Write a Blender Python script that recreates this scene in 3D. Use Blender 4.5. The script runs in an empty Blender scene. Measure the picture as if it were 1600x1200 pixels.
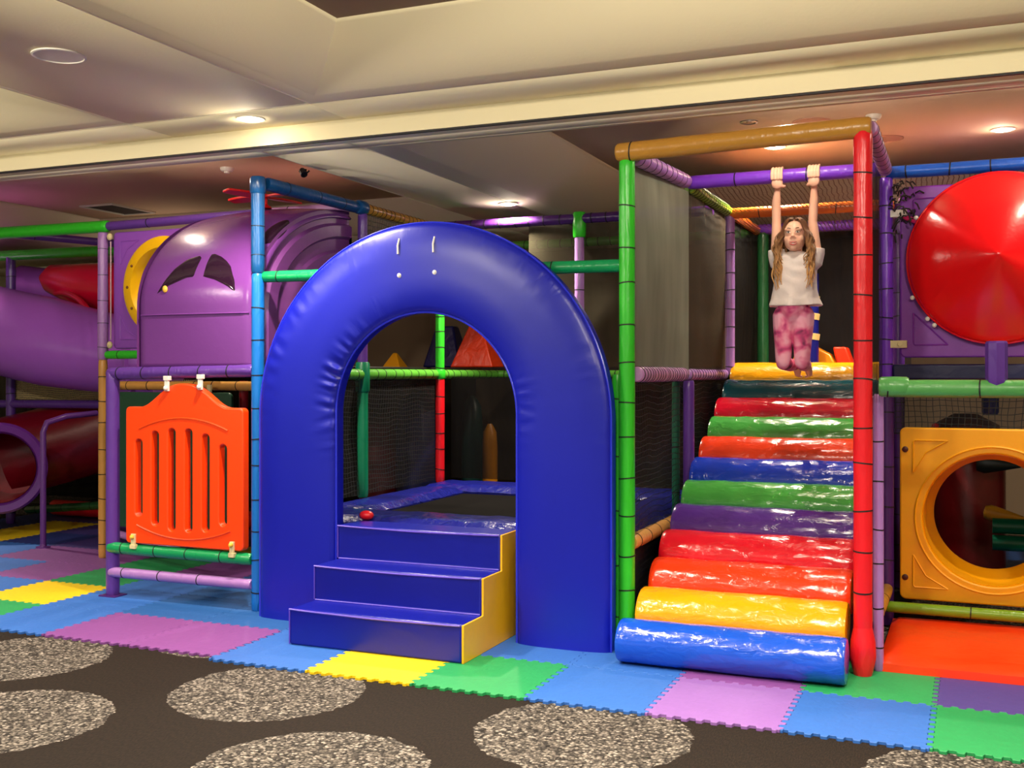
import bpy, math, random
from mathutils import Vector, Matrix, noise as mnoise
R = math.radians
PI = math.pi
random.seed(7)
scn = bpy.context.scene
COL = scn.collection

# ------------------------------------------------------------------ camera
YAW = R(22.95)
cam = bpy.data.cameras.new('camera'); camo = bpy.data.objects.new('camera', cam); COL.objects.link(camo)
camo.location = (0, 0, 1.5); camo.rotation_euler = (PI/2, 0, YAW)
cam.lens = 38.25; cam.sensor_width = 36; cam.shift_y = -15/1600; cam.clip_start = .02
scn.camera = camo

# ------------------------------------------------------------------ materials
def lin(c):
    c = c/255.0
    return c/12.92 if c <= .04045 else ((c+.055)/1.055)**2.4
def rgb(t): return (lin(t[0]), lin(t[1]), lin(t[2]), 1)
MC = {}
def base(name):
    m = bpy.data.materials.new(name); m.use_nodes = True
    return m, m.node_tree, m.node_tree.nodes['Principled BSDF']
def vinyl(c, rough=.3, bump=.25, scale=6, stretch=(1, 1, 1), name='vinyl', coat=0.0, mott=.06):
    key = (name, tuple(c), rough, bump, scale, stretch, coat)
    if key in MC: return MC[key]
    m, t, b = base(name)
    n = t.nodes; L = t.links
    tc = n.new('ShaderNodeTexCoord'); mp = n.new('ShaderNodeMapping'); mp.inputs['Scale'].default_value = stretch
    oi = n.new('ShaderNodeObjectInfo'); ad = n.new('ShaderNodeVectorMath'); ad.operation = 'ADD'
    ml = n.new('ShaderNodeMath'); ml.operation = 'MULTIPLY'; ml.inputs[1].default_value = 37
    L.new(oi.outputs['Random'], ml.inputs[0]); L.new(tc.outputs['Object'], ad.inputs[0]); L.new(ml.outputs[0], ad.inputs[1])
    L.new(ad.outputs[0], mp.inputs[0])
    nz = n.new('ShaderNodeTexNoise'); nz.inputs['Scale'].default_value = scale; nz.inputs['Detail'].default_value = 3
    nz.inputs['Distortion'].default_value = .8
    L.new(mp.outputs[0], nz.inputs['Vector'])
    bp = n.new('ShaderNodeBump'); bp.inputs['Strength'].default_value = bump; bp.inputs['Distance'].default_value = .02
    L.new(nz.outputs['Fac'], bp.inputs['Height']); L.new(bp.outputs[0], b.inputs['Normal'])
    mx = n.new('ShaderNodeMix'); mx.data_type = 'RGBA'
    col = rgb(c); mx.inputs[6].default_value = tuple(v*(1-mott) for v in col[:3])+(1,); mx.inputs[7].default_value = tuple(min(1, v*(1+mott)) for v in col[:3])+(1,)
    L.new(nz.outputs['Fac'], mx.inputs[0]); L.new(mx.outputs[2], b.inputs['Base Color'])
    b.inputs['Roughness'].default_value = rough
    b.inputs['Coat Weight'].default_value = coat; b.inputs['Coat Roughness'].default_value = .12
    MC[key] = m
    return m
def plastic(c, rough=.28, name='plastic'): return vinyl(c, rough, .05, 18, name=name, mott=.03)
def metal(c, name='metal'):
    m = vinyl(c, .35, .03, 30, name=name); m.node_tree.nodes['Principled BSDF'].inputs['Metallic'].default_value = .6
    return m
def emit(c, s, name='lamp_glow'):
    m, t, b = base(name)
    b.inputs['Base Color'].default_value = rgb(c); b.inputs['Emission Color'].default_value = rgb(c); b.inputs['Emission Strength'].default_value = s
    return m
def net_mat(c, pitch, width, fill=0.0, name='net', wav=False):
    """woven net: threads opaque, holes clear; object-space grid along x, y and z"""
    m, t, b = base(name); n = t.nodes; L = t.links
    b.inputs['Base Color'].default_value = rgb(c); b.inputs['Roughness'].default_value = .7
    tc = n.new('ShaderNodeTexCoord'); sp = n.new('ShaderNodeSeparateXYZ')
    uv = n.new('ShaderNodeUVMap')
    L.new(uv.outputs[0], sp.inputs[0])
    src = sp
    outs = []
    nz = n.new('ShaderNodeTexNoise'); nz.inputs['Scale'].default_value = 2.5; L.new(uv.outputs[0], nz.inputs['Vector'])
    for k in (0, 1):
        a = n.new('ShaderNodeMath'); a.operation = 'MULTIPLY_ADD'; a.inputs[1].default_value = .09 ; L.new(nz.outputs['Fac'], a.inputs[0]); L.new(src.outputs[k], a.inputs[2])
        w = n.new('ShaderNodeMath'); w.operation = 'WRAP'; w.inputs[1].default_value = pitch; w.inputs[2].default_value = 0
        L.new(a.outputs[0], w.inputs[0])
        l = n.new('ShaderNodeMath'); l.operation = 'LESS_THAN'; l.inputs[1].default_value = width
        L.new(w.outputs[0], l.inputs[0]); outs.append(l)
    mxm = n.new('ShaderNodeMath'); mxm.operation = 'MAXIMUM'; L.new(outs[0].outputs[0], mxm.inputs[0]); L.new(outs[1].outputs[0], mxm.inputs[1])
    f = n.new('ShaderNodeMath'); f.operation = 'MAXIMUM'; f.inputs[1].default_value = fill; L.new(mxm.outputs[0], f.inputs[0])
    tr = n.new('ShaderNodeBsdfTransparent'); ms = n.new('ShaderNodeMixShader')
    L.new(f.outputs[0], ms.inputs[0]); L.new(tr.outputs[0], ms.inputs[1]); L.new(b.outputs[0], ms.inputs[2])
    L.new(ms.outputs[0], n['Material Output'].inputs['Surface'])
    return m
def cloth_net(c, op, name='mesh_cloth'):
    m, t, b = base(name); n = t.nodes; L = t.links
    b.inputs['Base Color'].default_value = rgb(c); b.inputs['Roughness'].default_value = .8; b.inputs['Specular IOR Level'].default_value = .12
    uv = n.new('ShaderNodeUVMap'); mp = n.new('ShaderNodeMapping'); mp.inputs['Scale'].default_value = (3.5, .8, 1)
    L.new(uv.outputs[0], mp.inputs[0])
    nz = n.new('ShaderNodeTexNoise'); nz.inputs['Scale'].default_value = 1.6; nz.inputs['Detail'].default_value = 2; L.new(mp.outputs[0], nz.inputs['Vector'])
    mr = n.new('ShaderNodeMapRange'); mr.inputs['From Min'].default_value = .3; mr.inputs['From Max'].default_value = .7
    mr.inputs['To Min'].default_value = op-.14; mr.inputs['To Max'].default_value = min(.97, op+.12)
    L.new(nz.outputs['Fac'], mr.inputs['Value'])
    tr = n.new('ShaderNodeBsdfTransparent'); ms = n.new('ShaderNodeMixShader')
    L.new(mr.outputs[0], ms.inputs[0]); L.new(tr.outputs[0], ms.inputs[1]); L.new(b.outputs[0], ms.inputs[2])
    L.new(ms.outputs[0], n['Material Output'].inputs['Surface'])
    return m

BLACK = vinyl((14, 12, 14), .6, .1, name='black_tie')
WHITE = plastic((225, 222, 215), .35, 'white_plastic')
PCOL = dict(blue=(16, 106, 192), darkblue=(12, 72, 128), green=(48, 190, 40), red=(222, 24, 36), tan=(176, 126, 46), purple=(88, 50, 140),
            lilac=(160, 115, 185), emerald=(10, 140, 80), lime=(120, 165, 30), orange=(200, 100, 30), teal=(10, 115, 80),
            violet=(112, 50, 195), navy=(16, 22, 92), darkgreen=(28, 80, 42), softgreen=(78, 150, 78), cobalt=(20, 84, 190), rose=(185, 135, 190),
            peach=(205, 150, 75), leaf=(88, 165, 55), plum=(70, 30, 105), crimson=(150, 10, 30))
def pad(cn): return vinyl(PCOL[cn], .3, .35, 14, stretch=(1, 1, .35), name='padded_vinyl_'+cn)

# ------------------------------------------------------------------ mesh builder
class MB:
    def __init__(s): s.v = []; s.f = []; s.mi = []; s.uv = None
    def add(s, vs, fs, mi=0):
        o = len(s.v); s.v += [tuple(v) for v in vs]; s.f += [tuple(i+o for i in f) for f in fs]; s.mi += [mi]*len(fs); return s
    def rings(s, rings, mi=0, cap=True, closed=False):
        n = len(rings[0]); vs = [p for r in rings for p in r]; fs = []
        for i in range(len(rings)-1):
            for j in range(n):
                k = (j+1) % n; fs.append((i*n+j, i*n+k, (i+1)*n+k, (i+1)*n+j))
        if closed:
            i = len(rings)-1
            for j in range(n):
                k = (j+1) % n; fs.append((i*n+j, i*n+k, k, j))
        elif cap:
            fs.append(tuple(range(n-1, -1, -1))); fs.append(tuple((len(rings)-1)*n+j for j in range(n)))
        return s.add(vs, fs, mi)
    def sweep(s, pts, rad, n=14, mi=0, cap=True, sx=1.0):
        """tube along a polyline; rad number or list"""
        pts = [Vector(p) for p in pts]
        if not hasattr(rad, '__len__'): rad = [rad]*len(pts)
        rr = []; up = None
        for i, p in enumerate(pts):
            d = (pts[min(i+1, len(pts)-1)]-pts[max(i-1, 0)]).normalized()
            if up is None:
                a = Vector((0, 0, 1)) if abs(d.z) < .9 else Vector((1, 0, 0))
                u = d.cross(a).normalized()
            else:
                u = (up-d*up.dot(d)).normalized()
            up = u; w = d.cross(u)
            rr.append([p+u*math.cos(2*PI*j/n)*rad[i]*sx+w*math.sin(2*PI*j/n)*rad[i] for j in range(n)])
        return s.rings(rr, mi, cap)
    def box(s, a, b, mi=0):
        x0, y0, z0 = a; x1, y1, z1 = b
        vs = [(x, y, z) for z in (z0, z1) for y in (y0, y1) for x in (x0, x1)]
        return s.add(vs, [(0, 2, 3, 1), (4, 5, 7, 6), (0, 1, 5, 4), (2, 6, 7, 3), (0, 4, 6, 2), (1, 3, 7, 5)], mi)
    def ball(s, c, r, n=12, m=8, mi=0):
        if not hasattr(r, '__len__'): r = (r, r, r)
        vs = [(c[0], c[1], c[2]-r[2])]; fs = []
        for i in range(1, m):
            t = -PI/2+PI*i/m
            for j in range(n):
                a = 2*PI*j/n; vs.append((c[0]+r[0]*math.cos(t)*math.cos(a), c[1]+r[1]*math.cos(t)*math.sin(a), c[2]+r[2]*math.sin(t)))
        vs.append((c[0], c[1], c[2]+r[2]))
        for j in range(n):
            k = (j+1) % n; fs.append((0, 1+k, 1+j)); fs.append((len(vs)-1, len(vs)-1-n+j, len(vs)-1-n+k))
        for i in range(m-2):
            for j in range(n):
                k = (j+1) % n; fs.append((1+i*n+j, 1+i*n+k, 1+(i+1)*n+k, 1+(i+1)*n+j))
        return s.add(vs, fs, mi)
    def lathe(s, o, ax, prof, n=28, mi=0, cap=True):
        """prof list of (radius, distance along ax)"""
        o = Vector(o); ax = Vector(ax).normalized(); a = Vector((0, 0, 1)) if abs(ax.z) < .9 else Vector((1, 0, 0))
        u = ax.cross(a).normalized(); w = ax.cross(u)
        return s.rings([[o+ax*d+u*math.cos(2*PI*j/n)*r+w*math.sin(2*PI*j/n)*r for j in range(n)] for r, d in prof], mi, cap)
    def mesh(s, name, smooth=True, sharp=40):
        me = bpy.data.meshes.new(name); me.from_pydata(s.v, [], s.f)
        for p, i in zip(me.polygons, s.mi): p.material_index = i
        me.update()
        import bmesh
        b = bmesh.new(); b.from_mesh(me); bmesh.ops.recalc_face_normals(b, faces=b.faces); b.to_mesh(me); b.free()
        if smooth: me.shade_smooth(); me.set_sharp_from_angle(angle=R(sharp))
        return me
    def build(s, name, mats, parent=None, smooth=True, sharp=40, bevel=0):
        me = s.mesh(name, smooth, sharp)
        o = bpy.data.objects.new(name, me); COL.objects.link(o)
        for m in (mats if isinstance(mats, (list, tuple)) else [mats]): me.materials.append(m)
        if parent: o.parent = parent; o.matrix_parent_inverse = parent.matrix_basis.inverted()
        if bevel:
            md = o.modifiers.new('bevel', 'BEVEL'); md.width = bevel; md.segments = 3; md.limit_method = 'ANGLE'; md.angle_limit = R(35)
            me.shade_smooth(); me.set_sharp_from_angle(angle=R(60))
        return o
def tag(o, label=None, cat=None, group=None, kind=None):
    if label: o['label'] = label
    if cat: o['category'] = cat
    if group: o['group'] = group
    if kind: o['kind'] = kind
    return o
def thing(name, loc, label, cat, group=None):
    o = bpy.data.objects.new(name, None); COL.objects.link(o); o.location = loc; o.empty_display_size = .1
    return tag(o, label, cat, group)
def recenter(o):
    """put a mesh thing's origin at its base without moving it"""
    me = o.data; vs = [v.co for v in me.vertices]
    c = Vector(((min(v.x for v in vs)+max(v.x for v in vs))/2, (min(v.y for v in vs)+max(v.y for v in vs))/2, min(v.z for v in vs)))
    me.transform(Matrix.Translation(-c)); o.location = o.location+c
    return o
def baked(o):
    """apply modifiers"""
    dg = bpy.context.evaluated_depsgraph_get(); dg.update()
    me = bpy.data.meshes.new_from_object(o.evaluated_get(dg)); o.modifiers.clear(); o.data = me
    return o
def plate(name, outline, holes, y0, y1, mats, parent=None, bevel=.008, res=4):
    """flat plate in the x-z plane between depths y0 and y1, outline and holes as lists of (x, z)"""
    cu = bpy.data.curves.new(name, 'CURVE'); cu.dimensions = '2D'; cu.fill_mode = 'BOTH'
    for pts in [outline]+holes:
        sp = cu.splines.new('POLY'); sp.points.add(len(pts)-1)
        for q, p in zip(sp.points, pts): q.co = (p[0], p[1], 0, 1)
        sp.use_cyclic_u = True
    th = abs(y1-y0); cu.extrude = max(.0005, th/2-bevel); cu.bevel_depth = bevel; cu.bevel_resolution = res; cu.offset = -bevel
    o = bpy.data.objects.new(name, cu); COL.objects.link(o)
    dg = bpy.context.evaluated_depsgraph_get(); dg.update()
    me = bpy.data.meshes.new_from_object(o.evaluated_get(dg)); bpy.data.objects.remove(o)
    me.transform(Matrix.Translation((0, (y0+y1)/2, 0)) @ Matrix.Rotation(PI/2, 4, 'X'))
    me.name = name
    o = bpy.data.objects.new(name, me); COL.objects.link(o)
    me.materials.clear()
    for m in (mats if isinstance(mats, (list, tuple)) else [mats]): me.materials.append(m)
    me.shade_smooth(); me.set_sharp_from_angle(angle=R(40))
    if parent: o.parent = parent; o.matrix_parent_inverse = parent.matrix_basis.inverted()
    return o
def circ(cx, cz, r, n=64, rz=None): return [(cx+r*math.cos(2*PI*i/n), cz+(rz or r)*math.sin(2*PI*i/n)) for i in range(n)]
def rrect(x0, z0, x1, z1, r, n=6):
    P = []
    for cx, cz, a in ((x1-r, z1-r, 0), (x0+r, z1-r, 90), (x0+r, z0+r, 180), (x1-r, z0+r, 270)):
        for i in range(n+1): t = R(a+90*i/n); P.append((cx+r*math.cos(t), cz+r*math.sin(t)))
    return P

# ------------------------------------------------------------------ room shell
def cream_mat(name, c, bump=.15):
    m, t, b = base(name); n = t.nodes; L = t.links
    tc = n.new('ShaderNodeTexCoord'); nz = n.new('ShaderNodeTexNoise'); nz.inputs['Scale'].default_value = 60; nz.inputs['Detail'].default_value = 4
    L.new(tc.outputs['Object'], nz.inputs['Vector']); bp = n.new('ShaderNodeBump'); bp.inputs['Strength'].default_value = bump; bp.inputs['Distance'].default_value = .004
    L.new(nz.outputs['Fac'], bp.inputs['Height']); L.new(bp.outputs[0], b.inputs['Normal'])
    b.inputs['Base Color'].default_value = rgb(c); b.inputs['Roughness'].default_value = .8
    return m
CREAM = cream_mat('cream_plaster', (230, 219, 180))
CREAM2 = cream_mat('ceiling_plaster', (224, 212, 184))
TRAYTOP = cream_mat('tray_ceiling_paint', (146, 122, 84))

def carpet_mat():
    m, t, b = base('carpet'); n = t.nodes; L = t.links
    tc = n.new('ShaderNodeTexCoord'); sp = n.new('ShaderNodeSeparateXYZ'); L.new(tc.outputs['Object'], sp.inputs[0])
    def math_(op, a, bb=None, cc=None):
        q = n.new('ShaderNodeMath'); q.operation = op
        for i, v in enumerate((a, bb, cc)):
            if v is None: continue
            if isinstance(v, (int, float)): q.inputs[i].default_value = v
            else: L.new(v, q.inputs[i])
        return q.outputs[0]
    def lat(x0, y0):
        P, Q = 1.585, 1.63
        fx = math_('WRAP', math_('SUBTRACT', sp.outputs[0], x0), P/2, -P/2)
        fy = math_('WRAP', math_('SUBTRACT', sp.outputs[1], y0), Q/2, -Q/2)
        return math_('SQRT', math_('ADD', math_('MULTIPLY', fx, fx), math_('MULTIPLY', fy, fy)))
    d = math_('MINIMUM', lat(-1.515, 4.335), lat(-2.33, 3.52))
    n1 = n.new('ShaderNodeTexNoise'); n1.inputs['Scale'].default_value = 22; n1.inputs['Detail'].default_value = 2; L.new(tc.outputs['Object'], n1.inputs['Vector'])
    d2 = math_('ADD', d, math_('MULTIPLY', math_('SUBTRACT', n1.outputs['Fac'], .5), .06))
    inside = math_('LESS_THAN', d2, .46)
    vo = n.new('ShaderNodeTexVoronoi'); vo.inputs['Scale'].default_value = 78; L.new(tc.outputs['Object'], vo.inputs['Vector'])
    sc = n.new('ShaderNodeSeparateColor'); L.new(vo.outputs['Color'], sc.inputs[0])
    cr = n.new('ShaderNodeValToRGB'); e = cr.color_ramp.elements; e[0].color = rgb((34, 30, 28)); e[0].position = 0; e[1].color = rgb((160, 152, 144)); e[1].position = 1
    for p, c in ((.25, (62, 58, 55)), (.5, (90, 84, 79)), (.75, (114, 107, 100))):
        q = e.new(p); q.color = rgb(c)
    L.new(sc.outputs[0], cr.inputs[0])
    edge = n.new('ShaderNodeMapRange'); edge.inputs['From Min'].default_value = .3; edge.inputs['From Max'].default_value = .75; edge.inputs['To Min'].default_value = 1; edge.inputs['To Max'].default_value = .35
    L.new(vo.outputs['Distance'], edge.inputs['Value'])
    mul = n.new('ShaderNodeMix'); mul.data_type = 'RGBA'; mul.blend_type = 'MULTIPLY'; mul.inputs[0].default_value = 1
    L.new(cr.outputs[0], mul.inputs[6]); L.new(edge.outputs[0], mul.inputs[7])
    mp = n.new('ShaderNodeMapping'); mp.inputs['Scale'].default_value = (190, 45, 1); mp.inputs['Rotation'].default_value = (0, 0, R(-20)); L.new(tc.outputs['Object'], mp.inputs[0])
    n2 = n.new('ShaderNodeTexNoise'); n2.inputs['Scale'].default_value = 1; n2.inputs['Detail'].default_value = 2; L.new(mp.outputs[0], n2.inputs['Vector'])
    c2 = n.new('ShaderNodeValToRGB'); e = c2.color_ramp.elements; e[0].color = rgb((14, 10, 7)); e[0].position = .35; e[1].color = rgb((36, 27, 20)); e[1].position = .7
    L.new(n2.outputs['Fac'], c2.inputs[0])
    mx = n.new('ShaderNodeMix'); mx.data_type = 'RGBA'; L.new(inside, mx.inputs[0]); L.new(c2.outputs[0], mx.inputs[6]); L.new(mul.outputs[2], mx.inputs[7])
    L.new(mx.outputs[2], b.inputs['Base Color']); b.inputs['Roughness'].default_value = .9; b.inputs['Specular IOR Level'].default_value = .2
    h = math_('ADD', math_('MULTIPLY', inside, math_('SUBTRACT', 1.2, vo.outputs['Distance'])), math_('MULTIPLY', n2.outputs['Fac'], .3))
    bp = n.new('ShaderNodeBump'); bp.inputs['Strength'].default_value = .7; bp.inputs['Distance'].default_value = .006; L.new(h, bp.inputs['Height']); L.new(bp.outputs[0], b.inputs['Normal'])
    return m
X0, X1, Y0, Y1 = -12.5, 5.5, -5.0, 11.9
fl = MB().box((X0, Y0, -.1), (X1, Y1, -.014)).build('floor', carpet_mat(), smooth=False); tag(fl, kind='structure')
def wall(nm, a, b, m=CREAM): return tag(MB().box(a, b).build(nm, m, smooth=False), kind='structure')
wall('wall_back', (X0, Y1, -.1), (X1, Y1+.12, 3.5))
wall('wall_left', (X0-.12, Y0, -.1), (X0, Y1+.12, 3.5))
wall('wall_right', (X1, Y0, -.1), (X1+.12, Y1+.12, 3.5))

wall('wall_dark_backdrop', (-9.4, 11.3, -.1), (4.5, 11.4, 3.0), cream_mat('backdrop_taupe', (140, 118, 92)))  # added panel, coloured taupe to darken the background
def tray_ceiling(name, x0, x1, y0, y1, h, trays, mats):
    """flat ceiling at height h pierced by raised trays (ox0, ox1, oy0, oy1, run, rise); sloped sides, flat tops"""
    mb = MB()
    xs = sorted({x0, x1} | {v for t in trays for v in t[:2]}); ys = sorted({y0, y1} | {v for t in trays for v in t[2:4]})
    for i in range(len(xs)-1):
        for j in range(len(ys)-1):
            cx, cy = (xs[i]+xs[i+1])/2, (ys[j]+ys[j+1])/2
            if any(t[0] < cx < t[1] and t[2] < cy < t[3] for t in trays): continue
            mb.add([(xs[i], ys[j], h), (xs[i], ys[j+1], h), (xs[i+1], ys[j+1], h), (xs[i+1], ys[j], h)], [(3, 2, 1, 0)])
    for t in trays:
        a0, a1, b0, b1, run, rise = t
        K = 28
        loops = []
        for k in range(K+1):
            f = k/K; r_ = run*f; z_ = h+rise*f**1.7
            loops.append([(a0+r_, b0+r_, z_), (a1-r_, b0+r_, z_), (a1-r_, b1-r_, z_), (a0+r_, b1-r_, z_)])
        mb.add([p for l in loops for p in l], [(k*4+i, k*4+(i+1) % 4, (k+1)*4+(i+1) % 4, (k+1)*4+i) for k in range(K) for i in range(4)])
        mb.add(loops[-1], [(0, 1, 2, 3)], 1)
    me = bpy.data.meshes.new(name); me.from_pydata(mb.v, [], mb.f)
    for p, k in zip(me.polygons, mb.mi): p.material_index = k
    o = bpy.data.objects.new(name, me); COL.objects.link(o)
    for m in mats: me.materials.append(m)
    me.shade_smooth(); me.set_sharp_from_angle(angle=R(22))
    md = o.modifiers.new('thick', 'SOLIDIFY'); md.thickness = .02; md.offset = 1
    return tag(o, kind='structure')
HF, HB, YB = 2.97, 2.87, 5.4
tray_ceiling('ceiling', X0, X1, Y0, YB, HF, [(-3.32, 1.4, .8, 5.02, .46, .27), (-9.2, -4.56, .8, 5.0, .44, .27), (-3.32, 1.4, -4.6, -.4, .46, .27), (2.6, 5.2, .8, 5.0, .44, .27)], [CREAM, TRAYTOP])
tray_ceiling('ceiling', X0, X1, YB+.14, Y1, HB, [(-8.9, -4.03, 5.69, 9.3, .28, .3), (-3.4, 2.9, 5.69, 10.4, .68, .33)], [CREAM2, cream_mat('tray_ceiling_back', (205, 170, 140))])  # rear tray tops tinted peach, darker than the cream around them
bm_ = MB().box((X0, YB, HB-.005), (X1, YB+.14, 3.3)); tag(bm_.build('trim_1', CREAM, smooth=False), kind='structure')
tk = MB().box((X0, YB+.012, HB-.014), (X1, YB+.03, HB-.004)); tag(tk.build('trim_2', vinyl((24, 20, 18), .6, .1, name='dark_strip'), smooth=False), kind='structure')  # narrow dark strip along the underside of the beam
sk = MB().box((X0, Y1-.02, -.014), (X1, Y1, .12)); tag(sk.build('baseboard_back', vinyl((60, 48, 40), .5, .1, name='skirting'), smooth=False), kind='structure')

# ------------------------------------------------------------------ ceiling fixtures and lamps
GLOW = emit((255, 240, 214), 30)
RIM = plastic((232, 226, 212), .4, 'white_trim')
def downlight(x, y, z, label, power, color=(1, .86, .66), vis=True, size=.1, spread=140):
    if vis:
        t = thing('downlight', (x, y, z), label, 'light', 'recessed ceiling downlights')
        MB().lathe((x, y, z), (0, 0, -1), [(.055, .0), (.078, .0), (.08, .006), (.06, .01), (.055, .004)], 32).build('trim_ring', RIM, t)
        MB().lathe((x, y, z), (0, 0, -1), [(.056, .001), (.056, .010), (.03, .016), (.001, .018)], 32).build('lens', GLOW, t)
    l = bpy.data.lights.new('lamp', 'AREA'); l.shape = 'DISK'; l.size = size; l.energy = power; l.color = color; l.spread = R(spread)
    lo = bpy.data.objects.new('lamp', l); COL.objects.link(lo); lo.location = (x, y, z-.025)
    if vis:
        g = bpy.data.lights.new('lamp_halo', 'POINT'); g.energy = 2.2; g.color = color; g.shadow_soft_size = .03
        go = bpy.data.objects.new('lamp_halo', g); COL.objects.link(go); go.location = (x, y, z-.06)
    return lo
DL = [(-3.82, 5.17, HF, 'glowing round downlight in the cream ceiling above the helicopter hood', 60),
      (-3.43, 8.02, HB, 'glowing round downlight in the ceiling above the blue arch', 60),
      (-1.358, 8.24, HB+.33, 'glowing round downlight seen below the tan top bar, above the hanging child', 75),
      (.193, 8.27, HB+.33, 'glowing round downlight at the upper right above the red cone', 75)]
for x, y, z, lb, p in DL: downlight(x, y, z, lb, p)
for x, y, z, p, sp_ in [(-3.85, 1.6, HF, 45, 140), (-1.0, 3.0, HF+.27, 45, 110), (-2.2, 1.6, HF+.27, 40, 120), (.6, 2.8, HF+.27, 35, 110), (-.3, 4.2, HF+.27, 22, 84), (-2.35, 4.2, HF+.27, 26, 84), (1.9, 4.4, HF, 40, 140), (-5.6, 3.4, HF+.27, 45, 110), (-7.4, 4.2, HF+.27, 45, 100), (-.9, -1.5, HF+.27, 60, 140),
                        (.8, 6.35, HB+.33, 34, 120), (-5.4, 7.4, HB+.3, 20, 120), (-9.4, 7.4, HB, 50, 120)]:
    downlight(x, y, z, '', p, vis=False, spread=sp_)  # unseen lamps without fixtures, added to light the room
for x, y, z, p in [(-1.0, 2.4, 3.08, 140), (.9, 2.2, 3.08, 120), (-3.9, 2.2, 2.88, 125), (-6.2, 2.6, 3.08, 120), (-1.0, 6.3, 3.11, 17), (.55, 6.3, 3.09, 9), (-5.5, 6.2, 3.10, 12)]:   # added fill lights without fixtures, brightening the upper play structure
    l = bpy.data.lights.new('fill_light', 'POINT'); l.energy = p; l.color = (1, .9, .76); l.shadow_soft_size = .07 if p > 50 else .02
    lo = bpy.data.objects.new('fill_light', l); COL.objects.link(lo); lo.location = (x, y, z)
def disc_fix(name, x, y, z, r, label, cat, prof, mat, extra=None):
    o = MB().lathe((x, y, z), (0, 0, -1), [(a*r, d) for a, d in prof], 36).build(name, mat)
    return tag(recenter(o), label, cat)
SPK = [(.02, .001), (1, .001), (1.0, .006), (.92, .008), (.9, .004), (.02, .004)]
disc_fix('ceiling_speaker', -3.875, 3.80, HF, .12, 'round flush speaker grille in the cream ceiling at upper left', 'speaker', SPK, RIM)
disc_fix('ceiling_speaker', -.574, 8.27, HB+.33, .12, 'round flush speaker grille in the pink-lit ceiling right of the red post', 'speaker', SPK, vinyl((176, 130, 110), .6, .1, name='grille'))
disc_fix('ceiling_speaker', -.998, 7.52, HB+.33, .13, 'large round flush speaker grille in the ceiling just above the tan bar', 'speaker', SPK, vinyl((186, 140, 118), .6, .1, name='grille'))
disc_fix('ceiling_vent', -1.387, 7.36, HB+.33, .06, 'small grey ring shaped air outlet in the ceiling above the tan bar', 'vent', [(1, 0), (1, .008), (.8, .012), (.7, .004), (.4, .004), (.3, .01), (.02, .01)], metal((120, 112, 108)))
disc_fix('smoke_detector', -.599, 7.49, HB+.33, .05, 'small white smoke detector on the ceiling above the red post', 'smoke detector', [(1, 0), (1, .015), (.8, .03), (.45, .032), (.4, .045), (.02, .046)], RIM)
disc_fix('smoke_detector', -5.55, 7.2, HB+.3, .055, 'small white smoke detector on the pink ceiling tray at left', 'smoke detector', [(1, 0), (1, .015), (.8, .03), (.45, .032), (.4, .045), (.02, .046)], RIM)
# wall vent in the far slope of the left tray
VX, VY, VZ = -7.93, 8.55, HB+.30
t = thing('air_vent', (VX, VY, VZ), 'dark rectangular air vent grille in the ceiling tray, upper left', 'vent')
MB().box((VX-.18, VY-.28, VZ-.006), (VX+.18, VY+.28, VZ)).build('vent_opening', vinyl((44, 30, 26), .7, .1, name='vent_dark'), t, smooth=False)
f = MB()
for a, b in (((-.21, -.31), (.21, -.28)), ((-.21, .28), (.21, .31)), ((-.21, -.28), (-.18, .28)), ((.18, -.28), (.21, .28))): f.box((VX+a[0], VY+a[1], VZ-.016), (VX+b[0], VY+b[1], VZ))
f.build('vent_frame', RIM, t, smooth=False)
# little adjustable spotlight hanging from the ceiling
t = thing('spotlight', (-4.1, 6.15, HB), 'small black adjustable spotlight hanging from the ceiling above the blue rail', 'spotlight')
BLKM = vinyl((22, 20, 22), .4, .1, name='black_metal')
MB().sweep([(-4.1, 6.15, HB), (-4.1, 6.15, HB-.035)], .008, 8, sx=1).build('stem', BLKM, t)
MB().lathe((-4.115, 6.14, HB-.02), (.5, -.3, -.6), [(.012, -.03), (.02, -.02), (.024, .03), (.016, .03), (.014, .02)], 16).build('lamp_head', BLKM, t)
MB().sweep([(-4.15, 6.15, HB-.01), (-4.11, 6.15, HB-.04), (-4.07, 6.15, HB-.012)], .006, 6).build('bracket', BLKM, t)

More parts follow.
